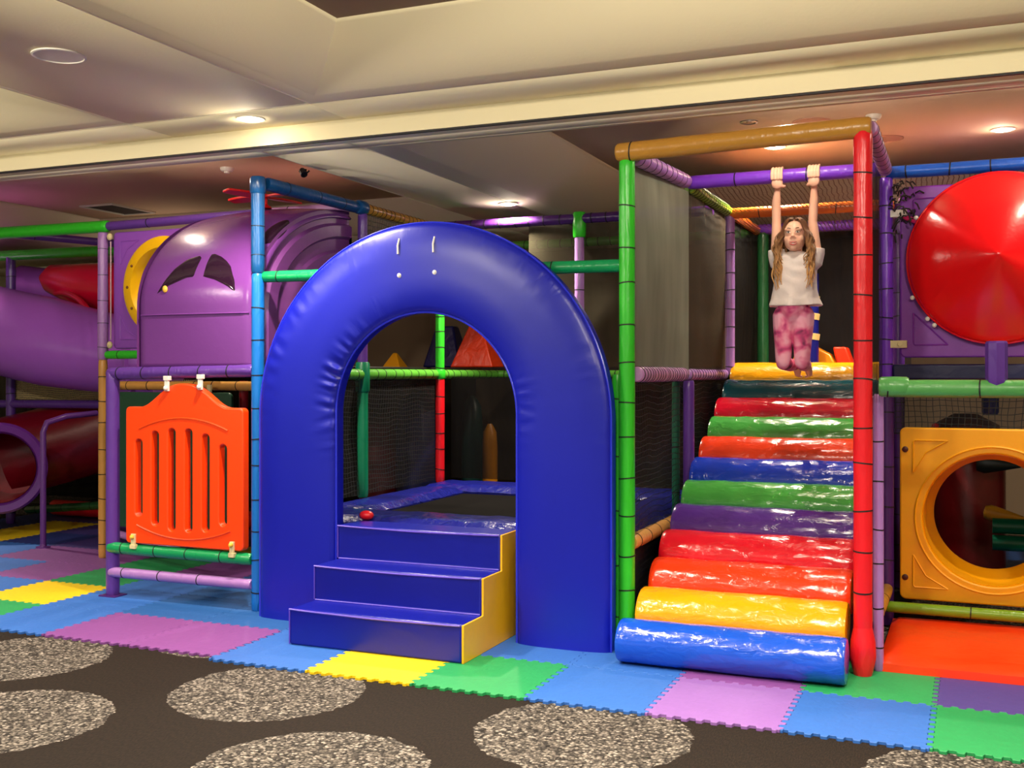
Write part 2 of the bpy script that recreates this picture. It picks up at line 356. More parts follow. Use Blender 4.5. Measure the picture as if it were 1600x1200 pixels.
# ------------------------------------------------------------------ foam floor tiles
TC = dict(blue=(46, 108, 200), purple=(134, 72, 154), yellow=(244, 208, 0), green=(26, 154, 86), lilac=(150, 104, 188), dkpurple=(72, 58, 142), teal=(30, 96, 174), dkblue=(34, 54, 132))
def tile_mat(c):
    return vinyl(tuple(int(v*.88) for v in TC[c]), .6, .12, 26, name='foam_'+c, mott=.1)
def tri(s):
    s = s % 1.0
    if s < .05: return s/.05
    if s < .45: return 1
    if s < .55: return 1-(s-.45)/.05
    if s < .95: return -1
    return -1+(s-.95)/.05
def tile(x0, x1, y0, y1, color, label):
    A = .0125; NT = 9; P = []
    def edge(p, q, ax):
        L_ = (q[0]-p[0]) if ax == 0 else (q[1]-p[1])
        sgn = 1 if L_ > 0 else -1; n = NT*20
        for i in range(n):
            s = i/n; u = (s if sgn > 0 else 1-s)*NT
            off = A*tri(u) if .02 < s < .98 else 0
            P.append((p[0]+L_*s, p[1]+off) if ax == 0 else (p[0]+off, p[1]+L_*s))
    edge((x0, y0), (x1, y0), 0); edge((x1, y0), (x1, y1), 1); edge((x1, y1), (x0, y1), 0); edge((x0, y1), (x0, y0), 1)
    g = .0012
    cx, cy = (x0+x1)/2, (y0+y1)/2
    P = [(cx+(x-cx)*(1-g/.3), cy+(y-cy)*(1-g/.3)) for x, y in P]
    mb = MB(); n = len(P)
    mb.add([(x, y, -.0135) for x, y in P]+[(x, y, -.002) for x, y in P]+[(cx+(x-cx)*.995, cy+(y-cy)*.995, 0) for x, y in P],
           [(i, (i+1) % n, n+(i+1) % n, n+i) for i in range(n)]+[(n+i, n+(i+1) % n, 2*n+(i+1) % n, 2*n+i) for i in range(n)]+[tuple(range(2*n, 3*n))])
    o = mb.build('foam_tile', tile_mat(color), smooth=False)
    tag(recenter(o), label, 'floor mat', 'interlocking foam floor tiles')
XR = [-3.72, -3.12, -2.52, -1.92, -1.34, -.75, -.16, .44, 1.04]
fr = [('blue', 'bright blue foam tile at the left front corner of the blue steps'), ('yellow', 'yellow foam tile in front of the blue steps'),
      ('green', 'light green foam tile at the yellow side of the steps'), ('blue', 'light blue foam tile in front of the arch\'s right leg'),
      ('lilac', 'lilac foam tile in front of the lowest blue roller'), ('blue', 'blue foam tile in front of the red post'),
      ('green', 'green foam tile at the bottom right corner in front of the orange mat'), ('blue', 'blue foam tile cut off by the right edge of the view')]
for i, (c, l) in enumerate(fr): tile(XR[i], XR[i+1], 4.67, 5.29, c, l)
sr = [('blue', 'blue foam tile mostly hidden under the left end of the blue steps'), ('blue', 'blue foam tile hidden under the middle of the blue steps'), ('blue', 'pale blue foam tile behind the green tile, beside the steps'),
      ('blue', 'blue foam tile between the arch\'s right leg and the lowest roller'), ('purple', 'purple foam tile lying under the left part of the lowest roller'),
      ('green', 'green foam tile with a shadow at the foot of the red post'), ('dkpurple', 'dark violet foam tile in front of the orange mat'), ('green', 'foam tile beyond the violet tile at the right edge')]
for i, (c, l) in enumerate(sr): tile(XR[i], XR[i+1], 5.29, 5.91, c, l)
XL = [-3.72-.62*k for k in range(11)]
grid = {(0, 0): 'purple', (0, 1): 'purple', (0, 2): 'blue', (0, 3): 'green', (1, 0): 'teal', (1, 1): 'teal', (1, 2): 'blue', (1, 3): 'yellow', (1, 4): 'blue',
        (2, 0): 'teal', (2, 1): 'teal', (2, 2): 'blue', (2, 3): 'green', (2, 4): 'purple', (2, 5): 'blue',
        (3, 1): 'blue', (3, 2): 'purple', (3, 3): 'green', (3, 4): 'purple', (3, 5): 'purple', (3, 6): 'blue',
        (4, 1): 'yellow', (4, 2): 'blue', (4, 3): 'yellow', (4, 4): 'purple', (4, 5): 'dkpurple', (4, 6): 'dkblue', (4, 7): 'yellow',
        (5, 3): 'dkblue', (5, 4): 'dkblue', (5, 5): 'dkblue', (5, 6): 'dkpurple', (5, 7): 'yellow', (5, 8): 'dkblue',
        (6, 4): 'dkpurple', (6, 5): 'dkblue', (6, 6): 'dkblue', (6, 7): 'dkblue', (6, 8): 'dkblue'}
rown = ['front row', 'second row', 'third row', 'fourth row', 'fifth row', 'sixth row', 'rearmost row']
coln = ['at the blue post', 'under the gate', 'at the purple gate post', 'just left of the gate post', 'second left of the gate post', 'third left of the gate post', 'fourth left of the gate post', 'fifth left of the gate post', 'sixth left of the gate post']
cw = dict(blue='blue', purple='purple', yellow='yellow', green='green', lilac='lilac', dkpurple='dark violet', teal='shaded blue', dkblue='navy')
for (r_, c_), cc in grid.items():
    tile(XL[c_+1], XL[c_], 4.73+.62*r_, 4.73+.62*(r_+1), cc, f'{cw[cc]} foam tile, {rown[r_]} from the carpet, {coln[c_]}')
for r_ in range(4):
    for i, x in enumerate((-.5, .12, .74)):
        tile(x, x+.62, 8.3+.62*r_, 8.92+.62*r_, 'blue', ['nearest', 'second', 'third', 'farthest'][r_]+' '+['left', 'middle', 'right'][i]+' pale blue foam tile seen through the round yellow hole')

# ------------------------------------------------------------------ play frame of padded tubes
FR = thing('play_frame', (-2.5, 7.2, 0), 'tall multi-storey play structure frame of padded coloured tubes with black ties and netting', 'play structure')
def ang(a, b): return 0
def tube(kind, p0, p1, cn, r=.042, tie=.2, label=None, ends=True, bulge=0.0, phase=.5, parent=FR, tr=.0035, sub=False):
    p0 = Vector(p0); p1 = Vector(p1); L_ = (p1-p0).length; d = (p1-p0)/L_
    nseg = max(2, int(L_/.06)); pts = []; rad = []
    for i in range(nseg+1):
        s = i/nseg; pts.append(p0+d*L_*s)
        rad.append(r*(1+.035*mnoise.noise(Vector((s*L_*5+p0.x*7, p0.y*3, p0.z*5)))))
    rad[0] *= .82; rad[-1] *= .82
    if nseg > 3:
        pts.insert(1, p0+d*.012); rad.insert(1, r*.97); pts.insert(-1, p1-d*.012); rad.insert(-1, r*.97)
    mb = MB().sweep(pts, rad, 18)
    if tie:
        tl = []
        k = int(L_/tie); rnd = random.Random(int((p0.x*31+p0.y*17+p0.z*7)*100))
        for i in range(k):
            s = (i+phase)*tie+rnd.uniform(-.12, .12)*tie
            if s < .02 or s > L_-.02: continue
            o = p0+d*s; tilt = Vector((rnd.uniform(-.12, .12), rnd.uniform(-.12, .12), rnd.uniform(-.12, .12)))
            dd = (d+tilt).normalized()
            if sub: tl.append((o, dd))
            else: mb.lathe(o, dd, [(r*.9, -tr), (r*1.045, -tr), (r*1.045, tr), (r*.9, tr)], 18, 1, cap=False)
    o = mb.build(kind, [pad(cn), BLACK], parent)
    if sub and tie:
        for q, dd in tl:
            c = MB().lathe(q, dd, [(r*.9, -tr), (r*1.045, -tr), (r*1.045, tr), (r*.9, tr)], 18, cap=False).build('tie', BLACK, None)
            c.parent = o
    o['label'] = label or f'{cn} padded tube'
    return o
def fitting(p, d, cn, r=.055, l=.1, parent=FR, label=None):
    p = Vector(p); d = Vector(d).normalized()
    o = MB().lathe(p-d*l/2, d, [(r*.85, 0), (r, .012), (r*1.03, l/2), (r, l-.012), (r*.85, l)], 18).build('corner_pad', pad(cn), parent)
    o['label'] = label or f'{cn} padded joint cover'
    return o
XBL, XGR, XRD, XGP = -4.185, -1.746, -.505, -5.371
FY = 5.74
XG = -4.12
# front plane
tube('post', (XBL, FY, 0), (XBL, FY, 2.14), 'blue', .041, .2, 'bright blue post left of the arch, lower length', sub=True)
tube('post', (XBL, FY, 2.14), (XBL, FY, 2.70), 'darkblue', .043, .2, 'darker blue top length of the post left of the arch', tr=.002)
fitting((XBL, FY, 2.70), (0, 0, 1), 'darkblue', .05, .11)
tube('post', (XGR, FY, 0), (XGR, FY, 2.69), 'green', .044, .21, 'bright green post between the arch and the rollers', sub=True)
tube('post', (XGR-.07, FY+.05, 0), (XGR-.07, FY+.05, 1.5), 'green', .03, .3, 'green slim post close behind the bright green post')
tube('post', (XRD, FY-.05, .1), (XRD, FY-.05, 2.72), 'red', .046, .21, 'red post right of the rollers', sub=True)
MB().lathe((XRD, FY-.05, 0), (0, 0, 1), [(.044, 0), (.05, .02), (.064, .09), (.06, .17), (.045, .24)], 18).build('post_foot', pad('red'), FR)
tube('post', (XGP, FY, 0), (XGP, FY, 1.52), 'purple', .045, 0, 'plain purple post left of the gate')
MB().box((XGP-.07, FY-.06, 0), (XGP+.07, FY+.06, .008)).build('post_foot', pad('plum'), FR)
tube('rail', (XGR-.05, FY-.02, 2.715), (XRD+.04, FY-.05, 2.735), 'tan', .052, 1.0, 'tan padded bar across the top of the roller bay', phase=.1, sub=True)
tube('rail', (XGP-.03, FY, 1.505), (XBL-.03, FY, 1.525), 'purple', .043, .22, 'purple rail above the red gate', sub=True)
tube('rail', (XGP-.01, FY-.02, .33), (XBL-.03, FY-.02, .325), 'emerald', .038, .26, 'emerald rail just below the red gate', sub=True)
tube('rail', (XGP, FY-.02, .165), (XBL-.03, FY-.02, .165), 'lilac', .034, .3, 'lilac rail nearest the floor below the gate', sub=True)
tube('rail', (XBL+.03, FY+.02, 2.12), (XGR-.03, FY+.02, 2.10), 'emerald', .036, .3, 'emerald rail running behind the blue arch')
# left wall of trampoline bay (x = XG)
tube('rail', (XBL+.02, FY+.06, 2.72), (XG-.02, 6.9, 2.72), 'darkblue', .043, .35, 'dark blue top rail left of the arch', tr=.002)
fitting((XG, 6.9, 2.72), (0, 1, 0), 'darkblue', .052, .1)
tube('rail', (XG, 6.97, 2.72), (XG, 8.12, 2.72), 'tan', .038, .07, 'tan top rail wound with black cord', tr=.004)
tube('post', (XG, 6.92, 1.5), (XG, 6.92, 2.68), 'purple', .036, .15, 'purple upper post behind the arch')
tube('post', (XG, 6.92, .6), (XG, 6.92, 1.56), 'teal', .04, 0, 'dark green post on the trampoline corner')
fitting((XG, 6.92, 1.48), (0, 0, 1), 'teal', .052, .22)
tube('post', (XG+.03, 8.12, 1.5), (XG+.03, 8.12, 2.7), 'green', .037, .14, 'green upper post seen through the arch')
tube('post', (XG+.03, 8.12, .6), (XG+.03, 8.12, 1.5), 'red', .038, .15, 'red lower post seen through the arch', phase=.8)
fitting((XG+.03, 8.12, 1.5), (0, 0, 1), 'green', .045, .08)
tube('rail', (XG, 5.85, 1.5), (XG, 9.6, 1.5), 'leaf', .04, .13, 'green rail bound with cord above the trampoline')
tube('rail', (XG, 9.34, 1.5), (XGR-.1, 9.34, 1.5), 'leaf', .038, .18, 'green rail at the back edge of the trampoline bay')
# back plane y=8.12
tube('rail', (XG, 8.12, 2.73), (XGR-.05, 8.12, 2.73), 'plum', .04, .13, 'plum top rail behind the arch', tr=.004)
tube('post', (-2.86, 8.12, .62), (-2.86, 8.12, 2.62), 'lilac', .038, .35, 'lilac post seen right of the arch')
fitting((-2.86, 8.12, 2.68), (0, 0, 1), 'green', .052, .2)
# right wall of trampoline bay / left wall of roller bay
XW = -1.69
tube('rail', (XGR+.03, FY+.05, 2.70), (XW, 6.85, 2.735), 'lilac', .045, .11, 'lilac top rail sloping back from the green post', tr=.0025)
tube('rail', (XW, 6.95, 2.72), (XW, 8.1, 2.72), 'lime', .045, .07, 'lime top rail wound with cord')
tube('rail', (XW, 8.15, 2.72), (XW, 9.3, 2.72), 'orange', .042, .5, 'orange top rail in the back of the roller bay')
tube('rail', (XW-.02, FY+.06, 1.5), (XW-.02, 6.86, 1.5), 'rose', .045, .055, 'pale pink rail wound with cord right of the green post', tr=.004)
tube('rail', (XW-.02, 6.92, 1.5), (XW-.02, 8.1, 1.5), 'lilac', .04, .075, 'lilac rail wound with cord behind the rollers', tr=.004)
tube('post', (XW, 6.92, 0), (XW, 6.92, 1.46), 'purple', .036, 0, 'purple post under the pink rail')
tube('post', (XW-.1, 6.98, 0), (XW-.1, 6.98, 1.46), 'teal', .026, .3, 'thin dark green post beside the purple one')
tube('post', (XW+.02, 8.12, 1.5), (XW+.02, 8.12, 2.7), 'lilac', .036, .14, 'lilac post at the back left of the roller bay')
tube('rail', (XW-.05, FY+.06, .57), (XW-.05, 6.85, .57), 'peach', .042, .2, 'tan low rail between the green post and the rollers')
# roller bay cross rails
tube('rail', (XW, 6.9, 2.735), (XRD, 6.9, 2.735), 'violet', .043, .5, 'violet hanging bar held by the child', sub=True)
tube('rail', (XW, 8.12, 2.7), (XRD, 8.12, 2.7), 'orange', .04, .5, 'orange cross bar behind the hanging bar')
tube('rail', (XW, 9.34, 2.73), (XRD, 9.34, 2.73), 'violet', .045, .4, 'violet cross bar deepest in the roller bay')
tube('rail', (XG, 9.34, 2.7), (XW-.05, 9.34, 2.7), 'leaf', .04, .12, 'green cord-wound bar left of the deep violet bar')
tube('post', (-1.64, 9.34, 1.5), (-1.64, 9.34, 2.7), 'darkgreen', .048, 0, 'green post in the back of the roller bay')
# right wall of roller bay
tube('rail', (XRD+.03, FY, 2.74), (-.48, 6.85, 2.72), 'rose', .04, .12, 'pale lilac top rail running back from the red post', tr=.0025)
tube('post', (-.44, FY+.06, 0), (-.44, FY+.06, 1.4), 'lilac', .026, .21, 'lilac strip post tied to the red post')
tube('post', (-.48, 6.9, 1.46), (-.48, 6.9, 2.68), 'violet', .04, .16, 'violet upper post beside the red cone panel')
tube('post', (-.48, 6.9, 0), (-.48, 6.9, 1.46), 'plum', .046, .28, 'dark purple lower post beside the yellow panel')
tube('rail', (-.47, FY+.3, .22), (-.47, 6.85, .22), 'tan', .035, .3, 'tan low rail beside the orange mat')
tube('post', (-.48, 8.12, 0), (-.48, 8.12, 2.7), 'plum', .04, .2, 'plum post behind the cone panel')
# right bay
tube('rail', (-.43, FY-.02, 1.43), (1.2, FY-.02, 1.43), 'softgreen', .044, .42, 'soft green rail under the red cone', phase=.15, sub=True)
fitting((-.36, FY-.02, 1.44), (1, 0, 0), 'softgreen', .049, .14)
tube('rail', (-.48, 6.9, 2.71), (1.95, 6.9, 2.71), 'cobalt', .038, .24, 'cobalt blue top rail above the red cone', tr=.004)
tube('rail', (-.48, 6.78, .13), (1.95, 6.78, .13), 'lime', .033, .56, 'lime rail below the yellow panel', phase=.8, sub=True)
tube('rail', (-.48, 8.12, 2.71), (1.95, 8.12, 2.71), 'rose', .036, .12, 'pale rail above the net roof behind the cone')
o = MB().lathe((.105, FY-.02, 1.41), (0, 0, 1), [(.01, 0), (.03, .01), (.046, .05), (.05, .075), (.05, .24), (.044, .25)], 8).build('post_stub', pad('purple'), FR, sharp=20)
o['label'] = 'short purple padded stub standing on the green rail under the cone'
tube('post', (1.22-.505+1.22, FY, 0), (1.22-.505+1.22, FY, 2.7), 'green', .044, .21, 'green post at the right end')
# left bay at y=6.9
tube('post', (-6.56, 6.9, 1.62), (-6.56, 6.9, 2.66), 'lilac', .042, .2, 'purple upper post beside the slide', tr=.002)
tube('post', (-6.56, 6.9, 0), (-6.56, 6.9, 1.62), 'peach', .036, .2, 'tan lower post beside the slide')
tube('rail', (-6.52, 6.9, 2.71), (-4.95, 6.9, 2.73), 'purple', .036, .8, 'purple top rail left of the helicopter hood')
tube('rail', (-4.95, 6.9, 2.73), (-4.2, 6.9, 2.73), 'rose', .036, .4, 'pale pink top rail over the helicopter hood')
tube('rail', (-8.9, 6.9, 2.72), (-6.5, 6.9, 2.71), 'green', .05, 0, 'bright green top rail at the far left')
tube('rail', (-7.7, 6.95, 2.72), (-6.6, 8.6, 2.66), 'purple', .035, .5, 'purple slanting rail behind the green one')
tube('rail', (-9.1, 8.12, 2.70), (-6.5, 8.12, 2.68), 'green', .05, 0, 'second green top rail further back at left')
tube('rail', (-9.1, 9.34, 2.6), (-5.4, 9.34, 2.6), 'tan', .045, .3, 'brown top rail furthest back at left')
tube('post', (-8.918, 8.12, 0), (-8.918, 8.12, 2.7), 'purple', .046, .2, 'purple post at the left edge of the view')
tube('rail', (-6.52, 6.9, 1.66), (-5.35, 6.9, 1.66), 'green', .034, .3, 'green rail under the round-window panel')
tube('rail', (-6.4, 6.88, 1.41), (-4.62, 6.88, 1.41), 'peach', .036, .22, 'tan rail behind the top of the gate')
tube('post', (-5.2, 6.95, .95), (-5.2, 6.95, 1.45), 'crimson', .036, 0, 'crimson post behind the gate')
tube('post', (-5.38, 8.12, 0), (-5.38, 8.12, 1.5), 'plum', .036, .2, 'plum post in the dark under the left deck')
tube('rail', (-6.5, 6.9, .22), (-5.3, 6.5, .16), 'lilac', .03, .3, 'lilac low rail behind the gate post')
tube('rail', (-9.3, 8.12, 1.2), (-6.6, 8.12, 1.22), 'purple', .042, 0, 'purple rail below the big slide tube')
tube('rail', (-9.3, 9.34, 1.5), (-.5, 9.9, 1.5), 'plum', .036, .3, 'plum rail at the back of the lower level')
tube('rail', (-9.0, 8.4, .10), (-6.6, 8.05, .35), 'darkgreen', .04, .4, 'dark green slanting low rail at the left')
tube('rail', (-9.0, 8.75, .09), (-5.4, 8.75, .09), 'red', .08, 0, 'red low padded rail in the shade under the slide')

# nets (parts of the frame)
def net(p, u, v, mat, label, nu=10, nv=8, sag=.0, nrm=(0, 0, 1), seed=0):
    p = Vector(p); u = Vector(u); v = Vector(v); nrm = Vector(nrm)
    vs = []; fs = []; uvs = []
    for j in range(nv+1):
        for i in range(nu+1):
            a, b = i/nu, j/nv
            w = sag*math.sin(PI*a)*math.sin(PI*b)*(1+.5*mnoise.noise(Vector((a*4+seed, b*4, seed))))
            vs.append(p+u*a+v*b+nrm*w); uvs.append((a*u.length, b*v.length))
    for j in range(nv):
        for i in range(nu):
            k = j*(nu+1)+i; fs.append((k, k+1, k+nu+2, k+nu+1))
    me = bpy.data.meshes.new('safety_net'); me.from_pydata([tuple(q) for q in vs], [], fs)
    ul = me.uv_layers.new(name='UVMap')
    for l in me.loops: ul.data[l.index].uv = uvs[l.vertex_index]
    me.materials.append(mat); me.shade_smooth()
    o = bpy.data.objects.new('safety_net', me); COL.objects.link(o); o.parent = FR; o.matrix_parent_inverse = FR.matrix_basis.inverted()
    o['label'] = label
    return o
GREYNET = cloth_net((128, 134, 118), .76); DARKNET = cloth_net((12, 10, 10), .82, 'dark_mesh_cloth')
CORD = net_mat((10, 10, 12), .035, .004, .35, 'cord_net'); ROOF = net_mat((120, 95, 75), .03, .006, .3, 'roof_net')
net((XGR, FY+.06, 1.52), (XW-XGR, 1.12, 0), (0, 0, 1.16), GREYNET, 'grey mesh cloth side net right of the green post', 16, 8, .03, (1, 0, 0))
net((XW, 6.92, 1.52), (0, 1.2, 0), (0, 0, 1.18), cloth_net((66, 54, 40), .75), 'brown grey mesh cloth side net further back', 14, 8, .05, (1, 0, 0))
net((XW-.03, FY+.06, .05), (0, 2.4, 0), (0, 0, 1.42), CORD, 'black cord net under the pink rail', 10, 8, .04, (-1, 0, 0))
net((XW, 8.15, 1.52), (0, 1.2, 0), (0, 0, 1.18), DARKNET, 'dark mesh net behind the lilac post', 10, 8, .04, (1, 0, 0))
net((-3.3, 8.14, 1.54), (1.58, 0, 0), (0, 0, 1.15), cloth_net((50, 46, 34), .7), 'olive grey mesh net behind the arch', 20, 10, .08, (0, 1, 0))
net((XG, 5.9, .62), (0, 2.2, 0), (0, 0, .85), CORD, 'black cord net beside the trampoline', 10, 6, .03, (-1, 0, 0))
net((-4.1, 8.35, .62), (2.38, 0, 0), (0, 0, .86), DARKNET, 'dark net at the back of the trampoline', 10, 6, .03, (0, 1, 0))
net((XG, 6.95, 2.3), (0, 1.15, 0), (0, 0, .4), CORD, 'black net between the tan rail and the deck', 10, 6, .03, (-1, 0, 0))
net((XW, 6.9, 2.70), (1.19, 0, 0), (0, 1.22, 0), ROOF, 'light net roof behind the hanging bar', 12, 10, -.05)
net((XW, 8.12, 2.68), (1.19, 0, 0), (0, 1.22, 0), ROOF, 'light net roof deep in the roller bay', 12, 10, -.05)
net((-.46, 6.9, 2.69), (2.4, 0, 0), (0, 1.22, 0), ROOF, 'net roof behind the cobalt rail', 16, 10, -.06)
net((-.5, FY+.05, .05), (0, 1.1, 0), (0, 0, 2.62), DARKNET, 'dark side net between the red post and the cone panel', 10, 12, .02, (1, 0, 0))
net((-1.66, 9.4, 1.5), (1.2, 0, 0), (0, 0, 1.2), cloth_net((20, 16, 18), .9, 'black_mesh_cloth'), 'black net closing the back of the roller bay', 10, 10, .05, (0, 1, 0))
net((-.46, 6.95, 1.14), (2.4, 0, 0), (0, 0, .27), CORD, 'black net strip above the yellow panel', 16, 4, .02, (0, 1, 0))
net((-8.9, 8.16, 1.25), (2.3, 0, 0), (0, 0, .2), net_mat((190, 170, 120), .02, .004, .4, 'pale_net'), 'pale net below the slide', 10, 4, .02, (0, 1, 0))
net((-11.8, 9.5, 0.1), (7.4, 0, 0), (0, 0, 1.38), cloth_net((12, 9, 8), .93, 'shade_mesh_left'), 'dark net under the left deck, widened to stand in for shade', 16, 8, .05, (0, 1, 0))  # net widened and blackened, so its colour stands in for shade
# bundled net by the violet post
b = MB()
rn = random.Random(5)
for k in range(46):
    p = Vector((-.38+rn.uniform(-.06, .07), 6.86+rn.uniform(-.05, .03), 2.64-.32*rn.random()**1.3))
    q = p+Vector((rn.uniform(-.05, .05), rn.uniform(-.02, .02), rn.uniform(-.07, .03)))
    b.sweep([p, (p+q)/2+Vector((0, -.02, .01)), q], .005, 5)
o = b.build('net_bundle', vinyl((36, 34, 30), .5, .1, name='net_cord'), FR); o['label'] = 'gathered dark netting tied at the top corner'

# decks
DECK = vinyl((16, 18, 66), .3, .15, 9, name='navy_deck_vinyl'); DKD = vinyl((22, 16, 16), .35, .1, 9, name='dark_deck')
def deck(a, b, m, label):
    o = MB().box(a, b).build('deck', m, FR, smooth=False, bevel=.01); o['label'] = label; return o
deck((-.44, 6.86, 1.47), (1.95, 9.3, 1.56), DECK, 'navy padded deck under the cone panel')
deck((-1.66, 8.3, 1.44), (-.5, 10.9, 1.52), DKD, 'dark deck at the top of the rollers')
deck((-4.6, 9.44, 1.46), (-1.7, 10.9, 1.57), vinyl((36, 18, 18), .25, .1, 6, name='brown_deck'), 'dark brown deck behind the arch')
deck((-6.5, 7.0, 1.5), (-4.2, 9.2, 1.56), DKD, 'dark deck behind the helicopter hood')

# ------------------------------------------------------------------ big blue arch
def arch_mat():
    m, t, b = base('arch_vinyl'); n = t.nodes; L = t.links
    tc = n.new('ShaderNodeTexCoord'); sp = n.new('ShaderNodeSeparateXYZ'); L.new(tc.outputs['Object'], sp.inputs[0])
    def M_(op, *a):
        q = n.new('ShaderNodeMath'); q.operation = op
        for i, v in enumerate(a):
            if isinstance(v, (int, float)): q.inputs[i].default_value = v
            else: L.new(v, q.inputs[i])
        return q.outputs[0]
    x = sp.outputs[0]; z = M_('SUBTRACT', sp.outputs[2], 1.24)
    th = M_('ARCTAN2', z, x); r = M_('SQRT', M_('ADD', M_('MULTIPLY', x, x), M_('MULTIPLY', z, z)))
    low = M_('LESS_THAN', z, 0); rr = M_('ADD', M_('MULTIPLY', low, M_('ABSOLUTE', x)), M_('MULTIPLY', M_('SUBTRACT', 1, low), r))
    along = M_('ADD', M_('MULTIPLY', low, z), M_('MULTIPLY', M_('SUBTRACT', 1, low), M_('MULTIPLY', th, 1.0)))
    cb = n.new('ShaderNodeCombineXYZ'); L.new(M_('MULTIPLY', along, 9), cb.inputs[0]); L.new(M_('MULTIPLY', rr, 2.2), cb.inputs[1])
    nz = n.new('ShaderNodeTexNoise'); nz.inputs['Scale'].default_value = 1.7; nz.inputs['Detail'].default_value = 2.5; nz.inputs['Distortion'].default_value = .5; L.new(cb.outputs[0], nz.inputs['Vector'])
    # folds are strongest near both sewn rims
    e = M_('ABSOLUTE', M_('SUBTRACT', rr, .87)); mk = n.new('ShaderNodeMapRange'); mk.inputs['From Min'].default_value = .08; mk.inputs['From Max'].default_value = .28; mk.inputs['To Min'].default_value = .03; mk.inputs['To Max'].default_value = 1; L.new(e, mk.inputs['Value'])
    n3 = n.new('ShaderNodeTexNoise'); n3.inputs['Scale'].default_value = 2.2; L.new(tc.outputs['Object'], n3.inputs['Vector'])
    m3 = n.new('ShaderNodeMapRange'); m3.inputs['From Min'].default_value = .47; m3.inputs['From Max'].default_value = .62; L.new(n3.outputs['Fac'], m3.inputs['Value'])
    zz = n.new('ShaderNodeMapRange'); zz.inputs['From Min'].default_value = -.45; zz.inputs['From Max'].default_value = .1; L.new(z, zz.inputs['Value'])
    h = M_('MULTIPLY', M_('MULTIPLY', nz.outputs['Fac'], mk.outputs[0]), M_('MULTIPLY', m3.outputs[0], zz.outputs[0]))
    n4 = n.new('ShaderNodeTexNoise'); n4.inputs['Scale'].default_value = 3; L.new(tc.outputs['Object'], n4.inputs['Vector'])
    bp = n.new('ShaderNodeBump'); bp.inputs['Strength'].default_value = .4; bp.inputs['Distance'].default_value = .02
    L.new(M_('ADD', h, M_('MULTIPLY', n4.outputs['Fac'], .25)), bp.inputs['Height']); L.new(bp.outputs[0], b.inputs['Normal'])
    b.inputs['Base Color'].default_value = rgb((8, 20, 160)); b.inputs['Roughness'].default_value = .34; b.inputs['Specular IOR Level'].default_value = .5
    return m
AX = -2.935
ar = thing('padded_arch', (AX, 5.64, 0), 'large royal blue padded archway standing over the blue steps', 'arch')
def archline(hw, cz, r, rz, n=48):
    return [(AX+hw, 0)]+[(AX+hw, cz*k/6) for k in range(1, 6)]+[(AX+r*math.cos(PI*i/n), cz+rz*math.sin(PI*i/n)) for i in range(n+1)]+[(AX-hw, cz*k/6) for k in range(5, 0, -1)]+[(AX-hw, 0)]
HWo, HWi = 1.14, .588
outer = archline(HWo, 1.24, HWo, 1.14, 160); inner = archline(HWi, 1.27, HWi, .59, 160)
AM = arch_mat()
def resamp(P, n):
    D = [0]
    for a, b in zip(P, P[1:]): D.append(D[-1]+math.hypot(b[0]-a[0], b[1]-a[1]))
    out = []; k = 0
    for i in range(n):
        t = D[-1]*i/(n-1)
        while k < len(D)-2 and D[k+1] < t: k += 1
        f = (t-D[k])/max(1e-9, D[k+1]-D[k]); out.append((P[k][0]+(P[k+1][0]-P[k][0])*f, P[k][1]+(P[k+1][1]-P[k][1])*f))
    return out
NA = 420
def parts3(hw, cz, r, rz):
    # equal share of samples for leg, bow, leg so inner and outer rims line up radially
    l1 = [(AX+hw, cz*k/99) for k in range(100)]; bw = [(AX+r*math.cos(PI*i/220), cz+rz*math.sin(PI*i/220)) for i in range(1, 220)]; l2 = [(AX-hw, cz*k/99) for k in range(99, -1, -1)]
    return l1+bw+l2
OU = parts3(HWo, 1.24, HWo, 1.14); IN = parts3(HWi, 1.27, HWi, .59)
YF, YBk = 5.60, 5.70
CS = [(0, 1), (0, .4), (0, .12)]
mbA = MB(); rings = []
NC = 26
for (ox, oz), (ix, iz) in zip(OU, IN):
    ring = []
    arc = math.atan2(oz-1.24, ox-AX) if oz > 1.24 else (0 if ox > AX else PI)
    run = (1.24-min(oz, 1.24))
    for k in range(NC+1):
        t = k/NC; x = ix+(ox-ix)*t; z = iz+(oz-iz)*t
        e = min(t, 1-t); b = (1-(1-min(1, e/.42))**2.4)
        edge_ = (1-min(1, e/.035))**2
        along = arc*7+run*(9 if ox > AX else -9)
        region = max(0, mnoise.noise(Vector((x*1.3+3, z*1.3, 1.7)))+.12)*max(0, min(1, (z-.95)*3))
        w = mnoise.noise(Vector((along*2.6+t*1.5, t*2.0, 3)))*max(0, 1-e/.26)
        y = YF-.032*b+.014*edge_-.030*w*region*(.3+.7*min(1, e/.05))
        ring.append((x, y, z))
    for k in range(NC, -1, -1):
        t = k/NC; e = min(t, 1-t); ring.append((ix+(ox-ix)*t, YBk-.010*(1-min(1, e/.035))**2, iz+(oz-iz)*t))
    rings.append(ring)
mbA.rings(rings)
po = mbA.build('arch_pad', AM, None, sharp=50)
po.data.transform(Matrix.Translation((-AX, 0, 0))); po.location = (AX, 0, 0); po.parent = ar; po.matrix_parent_inverse = ar.matrix_basis.inverted()
